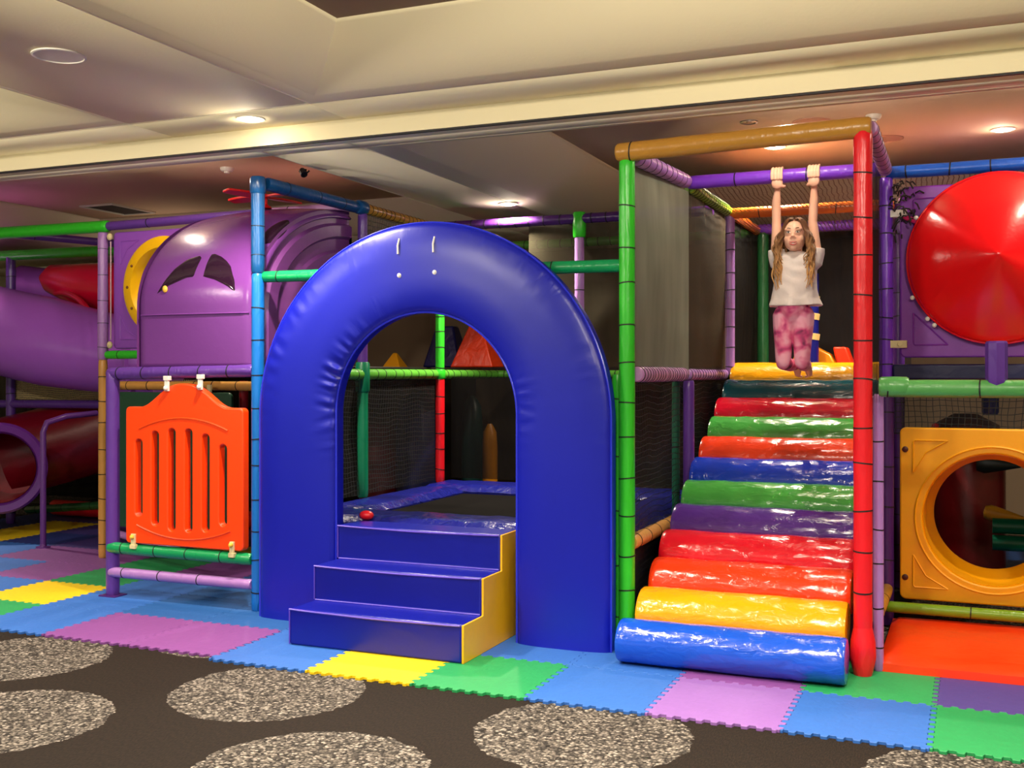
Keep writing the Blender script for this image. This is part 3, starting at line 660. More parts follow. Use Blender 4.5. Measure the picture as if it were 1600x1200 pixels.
# piping along both rims
for nm, ln, y in (('rim_piping', outer, 5.612), ('rim_piping', inner, 5.612)):
    MB().sweep([(x, y, z) for x, z in ln], .006, 6).build(nm, vinyl((40, 50, 205), .25, .02, name='piping'), ar)
for px, pz in ((-3.07, 2.075), (-2.84, 2.085)):
    MB().lathe((px, 5.575, pz), (0, -1, 0), [(.015, 0), (.015, .006), (.008, .012), (.001, .013)], 14).build('snap_button', WHITE, ar)
for px in (-3.075, -2.845):
    MB().sweep([(px, 5.580, 2.29), (px-.004, 5.567, 2.25), (px-.002, 5.566, 2.20)], .006, 6).build('lacing_strap', WHITE, ar)

# ------------------------------------------------------------------ blue steps
SX0, SX1 = -3.497, -2.425; SY = (5.085, 5.333, 5.585, 5.82); SZ = (.2, .4, .6)
st = thing('foam_steps', ((SX0+SX1)/2, 5.45, 0), 'royal blue three-step foam stair with a yellow side in the arch opening', 'steps')
SB = vinyl((8, 18, 138), .3, .2, 4, name='step_vinyl')
prof = [(SY[0], 0), (SY[0], .2), (SY[1], .2), (SY[1], .4), (SY[2], .4), (SY[2], .6), (SY[3], .6), (SY[3], 0)]
def extr(prof, x0, x1): return MB().rings([[(x0, y, z) for y, z in prof], [(x1, y, z) for y, z in prof]])
extr(prof, SX0, SX1-.012).build('step_block', SB, st, smooth=False, bevel=.012)
sy = extr(prof, SX1-.012, SX1).build('side_panel', vinyl((240, 176, 18), .4, .15, 8, name='yellow_vinyl'), st, smooth=False, bevel=.003); sy['label'] = 'yellow stepped side panel'
pip = vinyl((88, 66, 190), .3, .02, name='seam_piping')
for k in range(3):
    q = MB(); q.sweep([(SX0+(SX1-.02-SX0)*i/12, SY[k]-.001-.002*math.sin(i*1.3), SZ[k]-.004-.008*math.sin(PI*i/12)) for i in range(13)], .006, 6)
    q.sweep([(SX0+.002, SY[k]-.001, SZ[k]-.2+.005), (SX0+.002, SY[k]-.001, SZ[k]-.005)], .004, 6)
    if k: q.sweep([(SX0+.01, SY[k]-.003, SZ[k]-.2+.004), (SX1-.02, SY[k]-.003, SZ[k]-.2+.004)], .004, 6)
    q.build('seam_piping', pip, st)
for x, lb in ((SX0+.03, 'small red pad at the top left corner of the steps'), (SX1+.05, 'small red pad at the top right corner of the steps')):
    o = MB().ball((x, 5.87, .625), (.05, .035, .03)).build('corner_cushion', pad('red')); tag(recenter(o), lb, 'pad', 'red corner pads by the steps')

# ------------------------------------------------------------------ trampoline
tr_ = thing('trampoline', (-2.9, 7.1, 0), 'trampoline with royal blue edge pads and black bed behind the arch', 'trampoline')
TB = vinyl((20, 26, 120), .25, .9, 9, name='trampoline_pad_vinyl')
def padbox(x0, x1, y0, y1, z0, z1, nx=24, ny=6, seed=0):
    mb = MB(); top = []
    for j in range(ny+1):
        for i in range(nx+1):
            a, b = i/nx, j/ny; e = min(a*nx, (1-a)*nx, b*ny, (1-b)*ny, 1.5)/1.5
            top.append((x0+(x1-x0)*a, y0+(y1-y0)*b, z0+(z1-z0)*(.45+.55*math.sqrt(e))+.012*mnoise.noise(Vector((a*nx*.9+seed, b*ny, seed)))))
    n0 = len(top); w = nx+1
    per = [i for i in range(w)]+[j*w+nx for j in range(1, ny+1)]+[ny*w+i for i in range(nx-1, -1, -1)]+[j*w for j in range(ny-1, 0, -1)]
    vs = top+[(top[k][0], top[k][1], z0) for k in per]
    fs = [(j*w+i, j*w+i+1, (j+1)*w+i+1, (j+1)*w+i) for j in range(ny) for i in range(nx)]
    m = len(per); fs += [(per[k], n0+k, n0+(k+1) % m, per[(k+1) % m]) for k in range(m)]; fs.append(tuple(n0+k for k in range(m)))
    mb.add(vs, fs); return mb
padbox(-4.07, -1.8, 5.84, 6.28, .54, .62, 40, 8, 1).build('edge_pad', TB, tr_)
padbox(-4.07, -1.8, 7.72, 8.2, .54, .63, 40, 8, 2).build('edge_pad', TB, tr_)
padbox(-4.07, -3.68, 6.28, 7.72, .54, .62, 8, 30, 3).build('edge_pad', TB, tr_)
padbox(-2.2, -1.8, 6.28, 7.72, .54, .62, 8, 30, 4).build('edge_pad', TB, tr_)
MB().box((-3.7, 6.26, .55), (-2.18, 7.74, .565)).build('jump_bed', vinyl((12, 10, 9), .9, .2, 90, name='black_bed'), tr_, smooth=False)
sk_ = MB()
for a, b in (((-4.08, 5.845, 0), (-1.8, 5.86, .55)), ((-4.08, 8.18, 0), (-1.8, 8.2, .55)), ((-4.08, 5.86, 0), (-4.06, 8.18, .55)), ((-1.82, 5.86, 0), (-1.8, 8.18, .55))): sk_.box(a, b)
sk_.build('side_skirt', vinyl((16, 20, 80), .4, .3, 6, name='skirt_vinyl'), tr_, smooth=False)

for m_ in bpy.data.materials:
    if m_.name.startswith('black_bed'): m_.node_tree.nodes['Principled BSDF'].inputs['Specular IOR Level'].default_value = .08
# ------------------------------------------------------------------ roller ramp
RC = [('royal blue', (14, 76, 196)), ('golden yellow', (240, 160, 8)), ('orange red', (236, 58, 16)), ('scarlet', (222, 20, 40)), ('deep purple', (84, 44, 142)), ('mid green', (70, 165, 66)),
      ('cobalt blue', (16, 56, 190)), ('vermilion', (232, 62, 24)), ('grass green', (66, 158, 66)), ('crimson', (214, 16, 46)), ('dark teal', (4, 72, 82)), ('mustard yellow', (214, 146, 8))]
RN = ['lowest on the ramp, lying on the floor tiles', 'second from the bottom of the ramp', 'third from the bottom of the ramp', 'fourth from the bottom, below the purple one', 'fifth from the bottom, above the scarlet one',
      'sixth from the bottom, directly above the purple one', 'in the middle of the ramp between two green ones', 'just above the cobalt blue one', 'upper green one on the ramp, below the crimson one', 'third from the top of the ramp', 'second from the top of the ramp', 'topmost on the ramp below the hanging child']
ramp = thing('ramp_base', (-1.12, 6.9, 0), 'dark purple sloping ramp board carrying the foam rollers', 'ramp')
pr_ = [(5.66, 0), (5.66, .05), (8.2, 1.35), (8.28, 1.35), (8.28, 0)]
extr(pr_, -1.64, -.60).build('ramp_board', vinyl((52, 20, 70), .4, .2, name='ramp_vinyl'), ramp, smooth=False)
def roller(i):
    yc, zc = 5.487+.2435*i, .104+.1245*i
    ra, rb, tilt = .138, .107, R(27)
    x0, x1 = -1.668+.004*(i % 3), -.578-.002*(i % 2)
    if i == 0: x0, x1 = -1.70, -.558; ra, rb = .120, .110; yc, zc = 5.47, .112
    nseg = 60; n = 40; rings = []
    def P(x, a, k, w=0):
        u = (ra*k+w)*math.cos(a); v = (rb*k+w)*math.sin(a)
        return (x, yc+u*math.cos(tilt)-v*math.sin(tilt), zc+u*math.sin(tilt)+v*math.cos(tilt))
    for k, d in ((.80, 0), (.93, .003), (.985, .012)): rings.append([P(x0+d, 2*PI*j/n, k) for j in range(n)])
    for q in range(1, nseg):
        s = q/nseg; x = x0+.02+(x1-x0-.04)*s; ring = []
        for j in range(n):
            a = 2*PI*j/n; ca, sa = math.cos(a), math.sin(a)
            w = .0045*mnoise.noise(Vector((x*7+i*5, ca*2.0+i, sa*2.0)))
            fd = mnoise.noise(Vector(((x-ca*.12)*26+i*9, ca*1.6, sa*1.6+i*3.1)))
            w += .0042*fd*max(0, mnoise.noise(Vector((x*3.1+i*2.7, i*1.3, 4.2)))+.45)
            ring.append(P(x, a, 1, w))
        rings.append(ring)
    for k, d in ((.985, .012), (.93, .003), (.80, 0)): rings.append([P(x1-d, 2*PI*j/n, k) for j in range(n)])
    nm, c = RC[i]
    m = vinyl(c, .2, .35, 7, stretch=(1.6, 3, 3), name='roller_vinyl', coat=.5)
    o = MB().rings(rings).build('foam_roller', m)
    tag(recenter(o), f'{nm} shiny foam roller, {RN[i]}', 'foam roller', 'foam rollers of the climbing ramp')
for i in range(12): roller(i)

# ------------------------------------------------------------------ red-orange gate panel
GX0, GX1, GZ0, GZ1 = -5.215, -4.262, .375, 1.285
gt = thing('gate_panel', (-4.74, 5.72, .37), 'bright orange-red slotted plastic gate panel with an arched top between two rails', 'gate')
out = rrect(GX0, GZ0, GX1, GZ1, .03)
gm = (GX0+GX1)/2
# replace the top edge by the raised ogee hump
side_r = [p for p in out if p[1] > 1.0 and p[0] > gm]; side_l = [p for p in out if p[1] > 1.0 and p[0] < gm]; bot = [p for p in out if p[1] <= 1.0]
hump = []
for i in range(29):
    s = -1+2*i/28; x = gm+s*.36
    z = GZ1+.155*(.5+.5*math.cos(PI*min(1, abs(s)**1.25)))
    hump.append((x, z))
out = side_r+list(reversed(hump))+side_l+bot
slots = []
zt = [1.07, 1.125, 1.145, 1.145, 1.115, 1.05]; zb = [.56, .505, .475, .475, .485, .53]
for k in range(6):
    cx = GX0+.11+.137*k; slots.append(rrect(cx-.029, zb[k], cx+.029, zt[k], .028, 5))
GM = plastic((250, 66, 6), .32, 'gate_plastic')
plate('gate_board', out, slots, 5.69, 5.755, GM, gt, .010)
q = MB()
q.sweep([(gm+s*.36, 5.689, 1.14+.075*(1-s*s)) for s in [i/10-1 for i in range(21)]], .006, 6)
q.sweep([(gm+s*.38, 5.689, .50-.075*(1-s*s)) for s in [i/10-1 for i in range(21)]], .006, 6)
q.build('moulded_rib', GM, gt)
BR = plastic((214, 200, 150), .4, 'bracket_plastic')
for x, z, s in ((-4.86, 1.44, 1), (-4.59, 1.45, 1), (-5.14, .39, -1), (-4.34, .385, -1)):
    cl = MB().box((x-.016, 5.672, z-.05), (x+.016, 5.69, z+.05)).box((x-.022, 5.668, z+(.02 if s > 0 else -.05)), (x+.022, 5.70, z+(.05 if s > 0 else -.02))).build('clamp', BR if s < 0 else WHITE, gt, smooth=False, bevel=.003)
    bo = MB().ball((x, 5.668, z-s*.03), .016).build('bolt', plastic((230, 190, 60) if s < 0 else (225, 222, 215), .3, 'bolt_plastic')); bo.parent = cl
o = plate('backing_board', rrect(-6.42, .28, -5.2, 1.36, .04), [], 6.80, 6.83, vinyl((22, 70, 48), .4, .1, name='green_board'), FR, .008); o['label'] = 'dark green board behind the gate'
for x in (-6.33, -5.4):
    MB().box((x-.016, 6.78, 1.30), (x+.016, 6.8, 1.42)).build('board_bracket', BR, FR, smooth=False)

# ------------------------------------------------------------------ helicopter hood
hd = thing('helicopter_hood', (-4.7, 6.3, 1.55), 'glossy purple domed helicopter-style hood with dark windows and a red rotor on top', 'play pod')
HP = plastic((106, 52, 132), .26, 'purple_plastic')
HXL, HXR = -5.16, -4.19
def hprof(s):
    """s 0..1 along front face then over the top"""
    L1 = .42
    if s < .28: return (5.72, 1.545+(1.95-1.545)*s/.28)
    a = (s-.28)/.72*PI/2
    return (5.72+1.16*(1-math.cos(a)), 1.95+.74*math.sin(a))
def hpoint(u, s, off=0):
    y, z = hprof(s); y2, z2 = hprof(min(1, s+.01)); y1, z1 = hprof(max(0, s-.01))
    ty, tz = y2-y1, z2-z1; l = math.hypot(ty, tz) or 1; ny, nz = -tz/l, ty/l
    # rounded shoulders at the two ends
    e = min(u, 1-u); dip = .05*(1-min(1, e/.09))**2.2
    bulge = .03*math.sin(PI*u)*min(1, s*3)
    k = bulge-dip+off
    return (HXL+(HXR-HXL)*u, y+ny*k, z+nz*k)
mb = MB(); NU, NS = 40, 48
vs = [hpoint(i/NU, j/NS) for j in range(NS+1) for i in range(NU+1)]; fs = [(j*(NU+1)+i, j*(NU+1)+i+1, (j+1)*(NU+1)+i+1, (j+1)*(NU+1)+i) for j in range(NS) for i in range(NU)]
mb.add(vs, fs); sh = mb.build('hood_shell', HP, hd); md = sh.modifiers.new('t', 'SOLIDIFY'); md.thickness = .015; md.offset = -1
# ribbed end walls
for x, sx in ((HXL+.015, -1), (HXR-.02, 1)):
    cy, cz = 6.88, 1.95; rings = []
    NP = 30; prof_ = [hprof(i/NP) for i in range(NP+1)]
    steps = [(1, 0), (.9, 0), (.88, .022), (.80, .022), (.78, 0), (.70, 0), (.68, .018), (.60, .018), (.58, 0), (.4, -.03), (.01, -.03)]
    vs = []; fs = []
    base_ = (6.88, 1.75)
    for k, d in steps:
        for (y, z) in prof_+[(6.88, 1.545)]: vs.append((x+sx*d, base_[0]+(y-base_[0])*k, base_[1]+(z-base_[1])*k if z > base_[1] or k > .9 else base_[1]+(z-base_[1])*k))
    w = len(prof_)+1
    for a in range(len(steps)-1):
        for b_ in range(w-1): fs.append((a*w+b_, a*w+b_+1, (a+1)*w+b_+1, (a+1)*w+b_))
    MB().add(vs, fs).build('hood_end', vinyl((104, 52, 120), .35, .05, 18, name='purple_end_plastic'), hd)
WIN = plastic((34, 14, 34), .12, 'window_dark_inside')  # opaque panes coloured dark in place of the dim hood inside
def hwindow(shape, label=None):
    """window pane following the hood, shape = function(t) -> (u, s) closed outline with centre fan"""
    n = 40; pts = [shape(i/n) for i in range(n)]; cu = sum(p[0] for p in pts)/n; cs = sum(p[1] for p in pts)/n
    vs = []; K = 6
    for k in range(K+1):
        f_ = max(.02, 1-k/K)
        for p in pts: vs.append(hpoint(cu+(p[0]-cu)*f_, cs+(p[1]-cs)*f_, .004 if k else .001))
    fs = [(k*n+i, k*n+(i+1) % n, (k+1)*n+(i+1) % n, (k+1)*n+i) for k in range(K) for i in range(n)]
    o = MB().add(vs, fs).build('window_pane', WIN, hd)
WL = [(.20, .33), (.25, .38), (.31, .43), (.39, .468), (.48, .482), (.505, .47), (.50, .43), (.495, .39), (.44, .388), (.40, .38), (.30, .36)]
WR = [(.575, .39), (.57, .45), (.575, .485), (.60, .487), (.66, .475), (.72, .455), (.77, .43), (.83, .37), (.845, .33), (.82, .335), (.78, .35), (.68, .375)]
def poly(P):
    def f(t):
        k = t*len(P); i = int(k) % len(P); q = k-int(k); a, b = P[i], P[(i+1) % len(P)]
        return (a[0]+(b[0]-a[0])*q, a[1]+(b[1]-a[1])*q)
    return f
hwindow(poly(WL)); hwindow(poly(WR))
hwindow(lambda t: (.93+.055*math.cos(2*PI*t), .62+.08*math.sin(2*PI*t)))
MB().sweep([hpoint(u/20, .24, .004) for u in range(1, 20)], .006, 6).build('moulded_rib', HP, hd)
b_ = MB().ball(hpoint(.275, .345, .008), (.02, .012, .024)).build('bolt_cap', plastic((230, 180, 70), .3, 'yellow_cap'), hd)
# rotor
ro = thing('toy_rotor', (-4.725, 6.55, 2.70), 'bright red four-bladed toy rotor on top of the purple hood', 'rotor')
RR = plastic((235, 34, 34), .3, 'rotor_plastic')
MB().lathe((-4.725, 6.55, 2.70), (0, 0, 1), [(.06, 0), (.05, .015), (.028, .03), (.028, .07), (.04, .075), (.04, .1), (.01, .11)], 18).build('hub', RR, ro)
for k in range(4):
    a = R(-12+90*k); d = Vector((math.cos(a), math.sin(a), 0)); w = Vector((-math.sin(a), math.cos(a), 0)); c = Vector((-4.725, 6.55, 2.785)); L0 = .33
    vs = []
    for s in range(9):
        f_ = s/8; wd = .026+.034*math.sin(PI*min(1, f_*.9+.05))
        for q_, h_ in ((-1, -.008), (1, -.008), (1, .008), (-1, .008)): vs.append(c+d*(.02+L0*f_)+w*wd*q_+Vector((0, 0, h_+.006*q_)))
    MB().rings([vs[i*4:i*4+4] for i in range(9)]).build('rotor_blade', RR, ro, bevel=.004)
# small red coil tube right of hood
o = MB()
for k in range(7): o.lathe((-3.98, 8.7+k*.05, 2.5), (0, 1, 0), [(.1, 0), (.13, .012), (.13, .035), (.1, .048)], 20)
tag(recenter(o.build('ribbed_tube', plastic((226, 40, 24), .3, 'red_plastic'))), 'short bright red ribbed tube between the purple hood and the arch', 'tube')

# ------------------------------------------------------------------ moulded panels with round holes
def holepanel(name, x0, z0, w, y, c, cx, cz, r, label, cat, tubec=None, tl=.3, rimc=None, th=.05, bolts=True, z1=None):
    z1 = z1 or z0+w
    t = thing(name, (x0+w/2, y, z0), label, cat)
    m = plastic(c, .42, 'panel_plastic')
    plate('panel_board', rrect(x0, z0, x0+w, z1, .035), [circ(cx, cz, r, 72)] if r else [], y, y+th, m, t, .01)
    q = MB()
    if r:
        q.sweep([(cx+(r+.04)*math.cos(2*PI*i/64), y-.001, cz+(r+.04)*math.sin(2*PI*i/64)) for i in range(65)], .007, 6)
    for sx in (-1, 1):
        for sz in (-1, 1):
            ex = x0+w/2+sx*(w/2-.075); ez = (z0+z1)/2+sz*((z1-z0)/2-.075)
            a = .19
            q.sweep([(ex-sx*a, y-.001, ez), (ex-sx*.01, y-.001, ez), (ex, y-.001, ez-sz*.01), (ex, y-.001, ez-sz*a)], .005, 6)
            q.sweep([(ex, y-.001, ez-sz*a), (ex-sx*.07, y-.001, ez-sz*.07) if r else (ex-sx*a*.5, y-.001, ez-sz*a*.5), (ex-sx*a, y-.001, ez)], .005, 6)
    q.build('moulded_rib', m, t)
    if bolts:
        for sx in (-1, 1):
            for sz in (-1, 1):
                MB().lathe((x0+w/2+sx*(w/2-.03), y-.001, (z0+z1)/2+sz*((z1-z0)/2-.13)), (0, -1, 0), [(.018, -.004), (.018, .004), (.008, .009), (.001, .009)], 14).build('bolt', vinyl((70, 20, 10), .5, .1, name='bolt_cap'), t)
    if tubec:
        MB().lathe((cx, y+.02, cz), (0, 1, 0), [(r+.015, .02), (r+.012, .0), (r-.004, -.005), (r-.012, .05), (r-.02, tl*.6), (r-.05, tl*.8), (r-.055, tl), (r-.04, tl+.01), (r+.01, tl+.01), (r+.015, .02)], 64, cap=False).build('crawl_tube', plastic(tubec, .3, 'tube_plastic'), t)
    return t, m
holepanel('crawl_panel', -.40, .165, 1.02, 6.87, (240, 166, 0), .11, .655, .385, 'yellow square plastic panel with a round crawl hole under the red cone', 'play panel', (236, 160, 4), .30)
t, m = holepanel('cone_panel', -.40, 1.60, 1.02, 6.9, (120, 40, 160), .11, 2.15, 0, 'purple square plastic panel carrying the big red cone window', 'play panel', z1=2.62, bolts=False)
for z in (2.46, 1.68):
    MB().box((-.46, 6.87, z-.022), (-.36, 6.9, z+.022)).lathe((-.40, 6.87, z), (0, -1, 0), [(.014, 0), (.014, .006), (.001, .007)], 12).build('hinge_plate', BR if z < 2 else WHITE, t, smooth=False, bevel=.004)
cn = thing('cone_window', (.13, 6.8, 1.6), 'big glossy red cone-shaped bubble bulging from the purple panel', 'bubble window')
CC = (.135, 2.17); RM = plastic((225, 16, 22), .18, 'red_gloss')
MB().lathe((CC[0], 6.87, CC[1]), (0, -1, 0), [(.46, 0), (.487, .005), (.49, .03), (.475, .045), (.45, .06), (.34, .12), (.22, .18), (.10, .232), (.03, .262), (.012, .268), (.0015, .270)], 96).build('cone_shell', RM, cn, sharp=60)
rimo = MB().sweep([(CC[0]+.49*math.cos(2*PI*i/72), 6.85, CC[1]+.49*math.sin(2*PI*i/72)) for i in range(73)], .01, 8).build('cone_rim', RM, cn)
for a in (205, 222, 228, 150, 62, 320):
    a = R(a); MB().lathe((CC[0]+.512*math.cos(a), 6.88, CC[1]+.512*math.sin(a)), (0, -1, 0), [(.013, 0), (.013, .03), (.005, .036), (.001, .036)], 12).build('bolt', WHITE, cn)
MB().sweep([(CC[0]-.54, 6.89, CC[1]+.28), (CC[0]-.40, 6.87, CC[1]+.22)], [.012, .02], 10).build('moulded_rib', plastic((235, 40, 120), .3, 'pink_plastic'), cn)
# left purple panel with yellow ring
t, m = holepanel('window_panel', -6.47, 1.71, .98, 6.92, (140, 74, 186), -5.92, 2.2, .30, 'purple plastic panel with a yellow round window rim, left of the hood', 'play panel', None, z1=2.66, bolts=False)
q = MB().lathe((-5.92, 6.90, 2.2), (0, -1, 0), [(.29, -.03), (.40, 0), (.40, .03), (.37, .05), (.31, .05), (.285, .0), (.28, -.03)], 64, cap=False).build('window_rim', plastic((240, 186, 10), .3, 'yellow_plastic'), t); q['label'] = 'yellow round window rim'
for a in (150, 180, 210):
    MB().ball((-5.92+.34*math.cos(R(a)), 6.85, 2.2+.34*math.sin(R(a))), .012).build('bolt', vinyl((120, 70, 10), .4, .1, name='brass'), t)
for z in (2.62, 1.74):
    MB().ball((-6.47, 6.88, z), (.025, .02, .03)).build('clamp', BR, t)
MB().sweep([(-6.45, 6.87, 1.78+.8*i/20+.0) for i in range(21)], .006, 6).build('lacing_cord', vinyl((200, 170, 180), .5, .6, 60, name='white_red_cord'), t)

# ------------------------------------------------------------------ orange floor mat
om = MB()
sec = []
NX, NY = 44, 14
for j in range(NY+1):
    for i in range(NX+1):
        a, b = i/NX, j/NY; e = min(a*1.66, (1-a)*1.66, b*1.12, (1-b)*1.12)
        sec.append((-.44+1.7*a, 5.79+1.1*b+.0, .07-.03*max(0, 1-e/.05)**2+.003*mnoise.noise(Vector((a*14, b*7, 0)))))
w = NX+1; per = [i for i in range(w)]+[j*w+NX for j in range(1, NY+1)]+[NY*w+i for i in range(NX-1, -1, -1)]+[j*w for j in range(NY-1, 0, -1)]
n0 = len(sec); vs = sec+[(sec[k][0], sec[k][1], 0) for k in per]; m_ = len(per)
om.add(vs, [(j*w+i, j*w+i+1, (j+1)*w+i+1, (j+1)*w+i) for j in range(NY) for i in range(NX)]+[(per[k], n0+k, n0+(k+1) % m_, per[(k+1) % m_]) for k in range(m_)]+[tuple(n0+k for k in range(m_))])
o = om.build('crash_mat', vinyl((236, 56, 10), .3, .25, 7, name='orange_mat_vinyl')); tag(recenter(o), 'thick orange-red vinyl crash mat on the floor below the yellow panel', 'mat')

# ------------------------------------------------------------------ spiral slide at the left
sl = thing('tube_slide', (-8.2, 8.0, 0), 'glossy purple spiral tube slide with crimson sections at the left', 'slide')
SP = plastic((164, 92, 204), .2, 'slide_purple'); SC = plastic((205, 10, 50), .25, 'slide_crimson'); SDK = plastic((120, 8, 28), .3, 'slide_dark_red')
def bez(P, n=20):
    out = []
    for i in range(n+1):
        t = i/n; a = (1-t)**3; b = 3*t*(1-t)**2; c = 3*t*t*(1-t); d = t**3
        out.append(Vector(P[0])*a+Vector(P[1])*b+Vector(P[2])*c+Vector(P[3])*d)
    return out
p1 = bez([(-6.85, 8.05, 1.60), (-7.6, 7.85, 1.72), (-8.3, 7.6, 1.85), (-9.6, 7.9, 2.1)])
MB().sweep(p1, [.37]*6+[.38, .39, .40, .41, .42]+[.42]*10, 40).build('tube_section', SP, sl)
MB().lathe((-7.03, 8.0, 1.63), (1, .05, -.1), [(.38, 0), (.41, .004), (.41, .04), (.38, .045)], 40).build('flange', SP, sl)
p2 = bez([(-9.4, 8.7, 2.42), (-8.6, 8.9, 2.32), (-8.0, 8.8, 2.2), (-7.3, 8.75, 2.05)], 14)
MB().sweep(p2, .25, 32).build('tube_section', SP, sl)
o = MB().sweep([(-8.62, 8.25, 2.47), (-8.45, 8.22, 2.45), (-8.0, 8.2, 2.36), (-7.4, 8.3, 2.3), (-6.75, 8.4, 2.22)], [.05, .15, .23, .29, .33], 36).build('hood_section', SC, sl); o['label'] = 'crimson hood over the slide entrance'
o = MB().sweep(bez([(-8.3, 8.1, 2.30), (-7.9, 7.95, 2.3), (-7.6, 7.8, 2.15), (-7.5, 7.8, 1.95)], 12), .03, 10).build('flange', SC, sl)
p3 = bez([(-7.6, 8.9, 1.25), (-7.9, 8.7, 1.0), (-8.3, 8.5, .85), (-8.9, 8.1, .68)], 14)
o = MB().sweep(p3, .40, 36).build('tube_section', SDK, sl); o['label'] = 'dark crimson lower tube section'
# exit mouth: oval purple flange with crimson inside
ex = MB()
ctr = Vector((-8.22, 7.35, .64)); axd = Vector((.62, -.78, 0)).normalized(); 
ex.lathe(ctr, axd, [(.33, -.8), (.34, -.02), (.40, .0), (.42, .02), (.40, .05), (.34, .04), (.318, 0)], 56, cap=False)
exo = ex.build('exit_flange', plastic((104, 44, 140), .25, 'slide_dark_purple'), sl); exo['label'] = 'dark purple oval exit flange'
MB().lathe(ctr+axd*.02, axd, [(.318, .0), (.31, -.15), (.31, -.78), (.01, -.80)], 48, cap=False).build('exit_lining', plastic((150, 8, 34), .3, 'lining_crimson'), sl)
o = MB().ball((-7.55, 8.7, 1.12), (.36, .22, .34), 24, 14).build('blue_section', plastic((8, 50, 140), .3, 'slide_blue'), sl); o['label'] = 'dark blue slide section'
rn = random.Random(2)
for k in range(7): MB().ball((-7.95+.08*k+rn.uniform(-.02, .02), 8.36, .98-.09*k+.02*k*k), .011).build('bolt', WHITE, sl)
# slide support stand
ss = thing('slide_stand', (-7.4, 7.1, 0), 'thin purple metal post with a curved top supporting the slide', 'support post')
MB().sweep([(-7.42, 7.1, 0), (-7.42, 7.1, 1.0), (-7.41, 7.13, 1.08), (-7.36, 7.3, 1.13), (-7.3, 7.6, 1.15)], .026, 12).build('stand_pipe', plastic((96, 50, 130), .3, 'stand_paint'), ss)
MB().lathe((-7.42, 7.1, 0), (0, 0, 1), [(.06, 0), (.06, .008), (.03, .012), (.027, .03)], 16).build('foot_plate', plastic((96, 50, 130), .3, 'stand_paint'), ss)

# ------------------------------------------------------------------ soft play pieces further back
def lone(mb, name, mat, label, cat, group=None, **k):
    o = mb.build(name, mat, **k); return tag(recenter(o), label, cat, group)
def pyramid(x, y, z, w, d, h, tw): 
    return MB().add([(x-w/2, y-d/2, z), (x+w/2, y-d/2, z), (x+w/2, y+d/2, z), (x-w/2, y+d/2, z), (x-tw/2, y-tw/3, z+h), (x+tw/2, y-tw/3, z+h), (x+tw/2, y+tw/3, z+h), (x-tw/2, y+tw/3, z+h)],
                    [(3, 2, 1, 0), (0, 1, 5, 4), (1, 2, 6, 5), (2, 3, 7, 6), (3, 0, 4, 7), (4, 5, 6, 7)])
lone(pyramid(-4.50, 9.75, 1.57, .46, .3, .44, .12), 'foam_pyramid', vinyl((238, 62, 18), .28, .4, 8, name='orange_foam'), 'orange-red foam pyramid on the deck seen through the arch', 'soft play block', smooth=False, bevel=.015)
lone(pyramid(-4.93, 9.95, 1.57, .42, .3, .42, .2), 'punch_bag', vinyl((18, 22, 84), .3, .4, 8, name='navy_foam'), 'navy blue padded block left of the orange foam pyramid', 'soft play block', smooth=False, bevel=.02)
lone(pyramid(-5.45, 9.8, 1.56, .22, .2, .16, .04), 'foam_wedge', vinyl((232, 160, 12), .4, .1, name='yellow_foam'), 'small yellow foam wedge at the left in the arch opening', 'soft play block', smooth=False, bevel=.01)
lone(MB().rings([[(x, y, z) for x, z in ((-1.37, 1.525), (-.98, 1.525), (-1.05, 1.66), (-1.2, 1.74), (-1.33, 1.66))] for y in (9.0, 9.25)]), 'foam_wedge', vinyl((245, 140, 10), .3, .2, name='amber_foam'), 'yellow-orange foam wedge on the deck behind the child', 'soft play block', smooth=False, bevel=.015)
lone(MB().rings([[(x, y, z) for x, z in ((-.99, 1.525), (-.86, 1.525), (-.93, 1.72), (-1.03, 1.72))] for y in (9.0, 9.25)]), 'foam_wedge', vinyl((235, 50, 14), .3, .2, name='red_foam'), 'red-orange foam wedge beside the yellow one behind the child', 'soft play block', smooth=False, bevel=.015)
pb = thing('padded_pole', (-1.2, 8.9, 1.52), 'navy padded pole with pale yellow bands behind the child\'s hip', 'padded pole')
MB().sweep([(-1.2, 8.9, 1.52), (-1.2, 8.9, 2.3)], .075, 20).build('pole_pad', vinyl((20, 22, 110), .3, .2, name='navy_pole'), pb)
for z in (1.78, 1.94, 2.08): MB().lathe((-1.2, 8.9, z), (.15, 0, 1), [(.072, 0), (.079, .002), (.079, .05), (.072, .052)], 20).build('band', vinyl((225, 190, 120), .4, .1, name='band_vinyl'), pb)
# dark figures under the decks
def bag(x, y, z0, z1, r, c, label, cat='padded post', top=None):
    m = MB().lathe((x, y, z0), (0, 0, 1), [(r*.9, 0), (r, .02), (r, (z1-z0)*.8), (r*.85, (z1-z0)*.93), (r*.3, z1-z0)], 20)
    lone(m, 'padded_bollard', vinyl(c, .35, .2, name='bollard_vinyl'), label, cat)
bag(-4.75, 9.0, 0, 1.35, .22, (16, 22, 70), 'dark navy padded column in the shade, left in the arch opening')
bag(-5.2, 9.1, 0, 1.1, .22, (120, 14, 24), 'dark crimson padded column in the shade beyond the trampoline')
bag(-4.05, 9.05, 0, 1.05, .07, (176, 110, 10), 'mustard yellow slim skittle behind the right side of the trampoline', 'soft play block')
bag(-.05, 9.0, 0, 1.2, .28, (130, 10, 20), 'dark red padded column seen through the yellow hole')
bag(1.0, 9.4, 0, 1.3, .3, (30, 46, 44), 'dark grey green padded column seen right in the yellow hole')
bag(-4.3, 9.2, 0, 1.3, .1, (20, 60, 56), 'dark teal padded column right of the red post in the arch opening')
